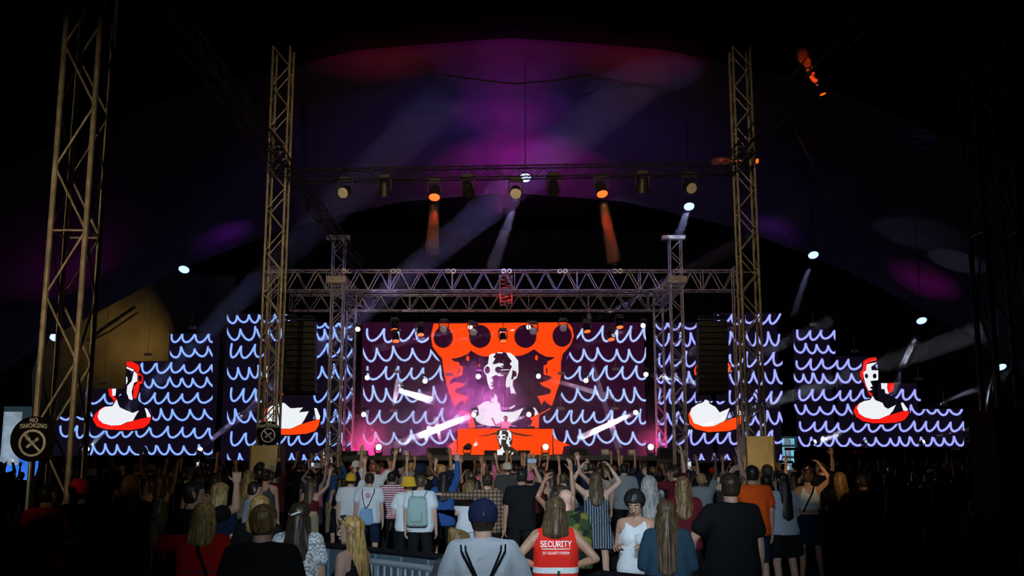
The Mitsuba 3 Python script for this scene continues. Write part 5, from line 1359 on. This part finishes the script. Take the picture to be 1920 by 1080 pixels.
f = figure(False, 'down', 'bent', 'tshirt', 'trousers', 'short', n=10, hi=True, seed=35, belly=0.02)
near('heavy man in a black T-shirt, right part of the crowd', 1618, 888, 15.6, f, 1, 'black', 'cloth_black')
f = figure(False, 'down', 'down', 'tshirt', 'trousers', 'short', n=10, hi=True, seed=36)
near('man in a white T-shirt beside the heavy man in black', 1640, 884, 18.0, f, 2, 'black', 'cloth_white')
f = figure(False, 'down', 'down', 'vest', 'trousers', 'short', n=12, hi=True, seed=37)
(k, tw), _ = near('steward in a dark vest with green and white reflective print', 1690, 876, 16.0, f, 1, 'black', 'cloth_black')
extra(k, tw, 'green_panel', band_on(f, 1.36, 1.46, x0=-0.14, x1=0.14), 'hivis_green')
extra(k, tw, 'lettering', print_text('NGS', 0.05, 0.03, 1.26, f, width=0.15), 'reflective_white', 'white letters NGS', smooth=False)
for zz in (1.16, 1.06): extra(k, tw, 'reflective_band', band_on(f, zz, zz + 0.035, x0=-0.06, x1=0.06), 'reflective_white')
f = figure(False, 'down', 'down', 'shirt', 'trousers', 'short', n=10, hi=True, seed=38)
near('man in a light blue shirt, far right of the crowd', 1764, 876, 18.0, f, 1, 'black', 'cloth_light_blue', 'cloth_olive', turn=0.6)
f = figure(True, 'bent', 'down', 'tshirt', 'trousers', 'long', n=10, hi=True, seed=39)
near('blond woman with long loose hair in the right part of the crowd', 1575, 884, 16.4, f, 0, 'dark blond', 'cloth_black')
f = figure(True, 'down', 'bent', 'tshirt', 'trousers', 'wavy', n=12, hi=True, seed=40)
near('woman with wavy blond hair under the orange raised arm, in a dark patterned top', 1280, 892, 13.0, f, 0, 'dark blond', 'cloth_wine')
f = figure(True, 'bent', 'down', 'tshirt', 'trousers', 'long', n=12, hi=True, seed=41)
near('grey blond woman behind the dark-haired woman in white', 1217, 891, 12.4, f, 0, 'grey', 'cloth_dark_grey')
f = figure(False, 'down', 'down', 'tshirt', 'trousers', 'short', 'cap_back', n=12, hi=True, seed=42)
near('person in a white cap worn backwards before the DJ booth', 951, 866, 24.0, f, 0, 'brown', 'cloth_dark_grey', hatc='cloth_off_white')
f = figure(False, 'bent', 'bent', 'tshirt', 'trousers', 'short', 'cap_back', n=12, hi=True, seed=43)
near('person in a pink cap worn backwards', 992, 884, 18.8, f, 0, 'black', 'cloth_wine', hatc='cloth_pink')
# security man at the stage barrier, facing the crowd
f = figure(False, 'bent', 'bent', 'vest', 'trousers', 'short', n=10, hi=True, seed=44, face=True)
(k, tw), _ = near('guard in a red vest facing the camera before the far left LED wall', 372, 868, 36.0, f, 1, 'black', 'hivis_red', turn=3.0)
extra(k, tw, 'reflective_band', band_on(f, 1.05, 1.10), 'cloth_yellow')
# DJ on the stage
f = figure(False, 'down', ((0.7, 0.3, -0.35), (0.45, 0.2, 0.85), (0, 1, 0), 0.5), 'tshirt', 'trousers', 'short', n=10, hi=True, seed=45, face=True)
q = P(948, 780, 45.6)
k, tw = stand('DJ in a beige shirt behind the booth, right hand raised', q[0], 45.62, q[2] - zs, f, 2, 'black', 'cloth_beige', 'cloth_black', 3.14)
for kk in list(scene):
    if kk.startswith(k + '__'): scene[kk]['to_world'] = T().translate([0, 0, float(zs)]) @ scene[kk]['to_world']
NEAR = [np.array([v['to_world'].matrix])[0][:2, 3] for kk, v in scene.items() if kk.startswith('person') and kk.endswith('__body')]

# barriers before the crowd
BAR = lambda x: 11.0 - 1.016 * (x + 1.5)
mat('barrier_blue', mottled((0.085, 0.13, 0.16), 0.3, 6), 0.5, 0.3)
xs_ = np.arange(-3.8, 1.5, 0.30)
k = thing('stage_barrier', 'grey blue panelled barrier running behind the SECURITY woman', 'barrier')
ang = math.atan2(-1.016, 1)
for i, x in enumerate(xs_):
    L_ = 0.30 / math.cos(ang)
    b = bx((0, 0, 0.51), (L_ - 0.018, 0.05, 1.00), bevel=0.012)
    rot(b, [0, 0, 1], ang); b.apply_translation((x + 0.15, BAR(x + 0.15), 0))
    put('panel', b, 'barrier_blue', k)
x0_, x1_ = xs_[0], xs_[-1] + 0.3
put('top_rail', path_tube([(x0_, BAR(x0_), 1.04), (x1_, BAR(x1_), 1.04)], 0.035, 10), 'black_steel', k)
put('base_rail', path_tube([(x0_, BAR(x0_) - 0.08, 0.04), (x1_, BAR(x1_) - 0.08, 0.04)], 0.035, 8), 'black_steel', k)
k = thing('crowd_fence', 'steel crowd fence with upright bars, left of the man in the cap', 'fence')
p0, p1 = np.array([-1.45, 10.30, 0]), np.array([-0.55, 9.30, 0])
put('top_rail', path_tube([p0 + [0, 0, 1.0], p1 + [0, 0, 1.0]], 0.03, 10), 'steel', k)
put('bottom_rail', path_tube([p0 + [0, 0, 0.22], p1 + [0, 0, 0.22]], 0.022, 8), 'steel', k)
for q_ in (p0, p1): put('post', path_tube([q_, q_ + [0, 0, 1.0]], 0.022, 8), 'steel', k)
for i in range(1, 12):
    q_ = p0 + (p1 - p0) * i / 12
    put('bar', path_tube([q_ + [0, 0, 0.22], q_ + [0, 0, 1.0]], 0.012, 8), 'steel', k)
k = thing('side_barrier', 'low pale barrier rail at the far left before the stage wing', 'barrier')
a, b = P(200, 907, 27), P(400, 907, 27)
put('top_rail', path_tube([a, b], 0.04, 8), 'steel', k)
for i in range(6):
    q_ = a + (b - a) * (i + 0.5) / 6
    put('panel', bx((q_[0], q_[1], (q_[2] - 0.06) / 2), ((b[0] - a[0]) / 6 - 0.03, 0.05, q_[2] - 0.08), bevel=0.012), 'barrier_blue', k)
# ---------------------------------------------------------------- the crowd
SPEC = [  # female, left, right, top, bottom, hair, hat
    (0, 'down', 'down', 'tshirt', 'trousers', 'short', None), (0, 'bent', 'bent', 'tshirt', 'shorts', 'short', None), (0, 'down', 'up', 'tshirt', 'trousers', 'short', None), (0, 'up', 'up_wide', 'tshirt', 'trousers', 'short', None),
    (0, 'bent', 'phone', 'shirt', 'trousers', 'short', None), (0, 'down', 'down', 'tshirt', 'shorts', 'short', 'cap_back'), (0, 'up_wide', 'down', 'tank', 'shorts', 'short', None), (0, 'bent', 'down', 'shirt', 'trousers', 'crop', None),
    (1, 'down', 'bent', 'tank', 'shorts', 'long', None), (1, 'bent', 'bent', 'tshirt', 'trousers', 'long', None), (1, 'up', 'up', 'tank', 'skirt', 'longer', None), (1, 'down', 'down', 'tshirt', 'shorts', 'pony', None),
    (1, 'bent', 'up_wide', 'crop', 'shorts', 'wavy', None), (1, 'over_head', 'up', 'tank', 'trousers', 'long', None), (1, 'bent', 'down', 'dress', 'dress_skirt', 'bob', None), (1, 'down', 'phone', 'tshirt', 'skirt', 'bun', None),
    (0, 'down', 'bent', 'tshirt', 'trousers', 'short', 'cap'), (0, 'forward', 'up', 'tshirt', 'shorts', 'short', None)]
POSE = {'down': '', 'bent': '', 'up': 'arm up', 'up_wide': 'arm up', 'phone': 'hand lifted', 'over_head': 'arm up', 'forward': 'arm out'}
KIT, WRIST = [], []
for i, (fe, l, r, t, b, h, hat) in enumerate(SPEC):
    g = figure(bool(fe), l, r, t, b, h, hat, n=8, seed=100 + i)
    WRIST.append(np.array(g['_J']['arm', 1][2]) + g['_J']['arm', 1][4] * 0.13)
    KIT.append({p_: (dict(mikit.ply(g[p_], None, smooth=55))) for p_ in PARTS if p_ in g})
R = random.Random(11)
spots, tries = [], 0
taken = [tuple(q) for q in NEAR]
CUSTOM = [q for q in taken if q[1] < 23]


def free(x, d, gap):
    return all((x - a) ** 2 + (d - b) ** 2 > gap * gap for a, b in taken)


while len(spots) < N_CROWD and tries < 60000:
    tries += 1
    d = 11.0 + (40.5 - 11.0) * R.random() ** 1.1
    half = 0.515 * d
    x = R.uniform(-half, half)
    dark_gap = d < 18.0 and -0.30 < x / d < 0.33
    if dark_gap and (d < 12.5 or R.random() < 0.72): continue
    if abs(x) > 11.5 and d > 36: continue
    if d < BAR(x) + 0.7 or not free(x, d, 0.50 + 0.004 * d): continue
    if any(b > d and abs(x / d - a / b) * F < 0.27 * F / d + 12 for a, b in CUSTOM): continue
    if abs(abs(x) - 6.3) < 0.8 and abs(d - 26) < 0.8: continue
    if abs(d - 12) < 0.7 and abs(abs(x) - 5.6) < 0.8: continue
    if 26.5 < d < 27.5 and x < -7: continue
    spots.append((x, d)); taken.append((x, d))
SHIRTS = ['white'] * 3 + ['black'] * 12 + ['dark grey'] * 5 + ['grey'] * 3 + ['navy'] * 4 + ['blue', 'light blue', 'red', 'orange', 'green', 'pink', 'beige', 'dark grey', 'navy', 'wine', 'wine', 'olive', 'off-white', 'denim']
HC = ['black'] * 6 + ['dark brown'] * 7 + ['brown'] * 4 + ['blond'] * 3 + ['dark blond'] * 4 + ['reddish']
rows = []
for i, (x, d) in enumerate(spots):
    v = R.randrange(len(KIT))
    lively = d > 20 and R.random() < 0.17
    if lively: v = R.choice([2, 3, 10, 12, 13, 17, 6])
    if not lively and v in (2, 3, 10, 12, 13, 17, 6) and R.random() < 0.6: v = R.choice([0, 1, 5, 7, 8, 9, 11, 14, 16])
    fe, l, r, t, b, h, hat = SPEC[v]
    hgt = R.uniform(1.56, 1.76) if fe else R.uniform(1.68, 1.90)
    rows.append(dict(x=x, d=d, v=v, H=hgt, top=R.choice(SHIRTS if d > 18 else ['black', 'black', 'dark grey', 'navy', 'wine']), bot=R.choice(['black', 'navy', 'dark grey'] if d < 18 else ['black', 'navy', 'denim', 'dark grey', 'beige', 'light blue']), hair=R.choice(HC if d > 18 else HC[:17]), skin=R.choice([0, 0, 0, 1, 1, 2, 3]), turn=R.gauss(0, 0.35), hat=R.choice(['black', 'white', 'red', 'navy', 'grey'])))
rows = [q for i, q in enumerate(rows) if i not in HIDDEN]


def where(q):
    px = 960 + F * q['x'] / q['d'] * 0.985
    marks = [(60, 'the far left mast'), (250, 'the far left LED wall'), (440, 'the left LED wall'), (545, 'the left plywood box'), (640, 'the left front tower'), (760, 'the pink smoke'), (860, 'the booth\'s left side'), (945, 'the booth middle'), (1040, 'the booth.s right side'),
             (1130, 'the centre wall\'s right'), (1240, 'the right subwoofer'), (1330, 'the right line array'), (1420, 'the right plywood box'), (1480, 'the pale kiosk'), (1580, 'the far right LED wall'), (1700, 'the far red bust'), (1880, 'the right edge')]
    return min(marks, key=lambda m: abs(m[0] - px))[1]


def wording(q, level):
    fe, l, r, t, b, h, hat = SPEC[q['v']]
    arms = [POSE[a] for a in (l, r) if POSE[a]]
    arm = 'both arms up' if arms.count('arm up') == 2 else arms[0] if arms else 'arms low'
    far = 'near' if q['d'] < 15 else 'middle' if q['d'] < 24 else 'far'
    hd_ = f"{q['hat']} cap" if hat else f"{q['hair']} hair"
    gar = {'tshirt': 'T-shirt', 'shirt': 'shirt', 'tank': 'top', 'crop': 'short top', 'dress': 'dress'}[t]
    out = f"{'woman' if fe else 'man'} in {q['top']} {gar}"
    if level > 0: out += f', {hd_}'
    if level > 1: out += f', {arm}'
    if level > 2: out = f'{far} ' + out.replace(' hair', '')
    if level > 2 and arm == 'arms low': out = out.replace(', arms low', '')
    return out + f', by {where(q)}'


ORD = ['first', 'second', 'third', 'fourth', 'fifth', 'sixth', 'seventh', 'eighth']
names_ = [wording(q, 0) for q in rows]
for level in (1, 2, 3):
    twice = {n_ for n_ in names_ if names_.count(n_) > 1}
    names_ = [wording(q, level) if n_ in twice else n_ for q, n_ in zip(rows, names_)]
LIT = ['held low', 'held upright', 'shining white', 'raised', 'glowing']
for i, q in enumerate(rows):
    same = sorted([j for j in range(len(rows)) if names_[j] == names_[i]], key=lambda j: rows[j]['x'] / rows[j]['d'])
    lab = names_[i] if len(same) == 1 else names_[i].replace(' hair', '').replace('by the ', 'by ').replace('both arms', 'arms') + f", {ORD[same.index(i)]} from left"
    fe, l, r, t, b, h, hat = SPEC[q['v']]
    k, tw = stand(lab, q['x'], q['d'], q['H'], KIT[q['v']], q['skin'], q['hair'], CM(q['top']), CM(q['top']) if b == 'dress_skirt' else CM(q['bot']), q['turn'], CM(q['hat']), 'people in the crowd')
    if r == 'phone' and 15 < q['d'] < 34 and LIT and abs(q['turn']) < 0.5:
        at = (np.array(tw.matrix) @ np.array([*WRIST[q['v']], 1]))[:3]
        phone(at, f'small lit phone {LIT.pop()} by {where(q)}', (0.55, 0.65, 0.75))
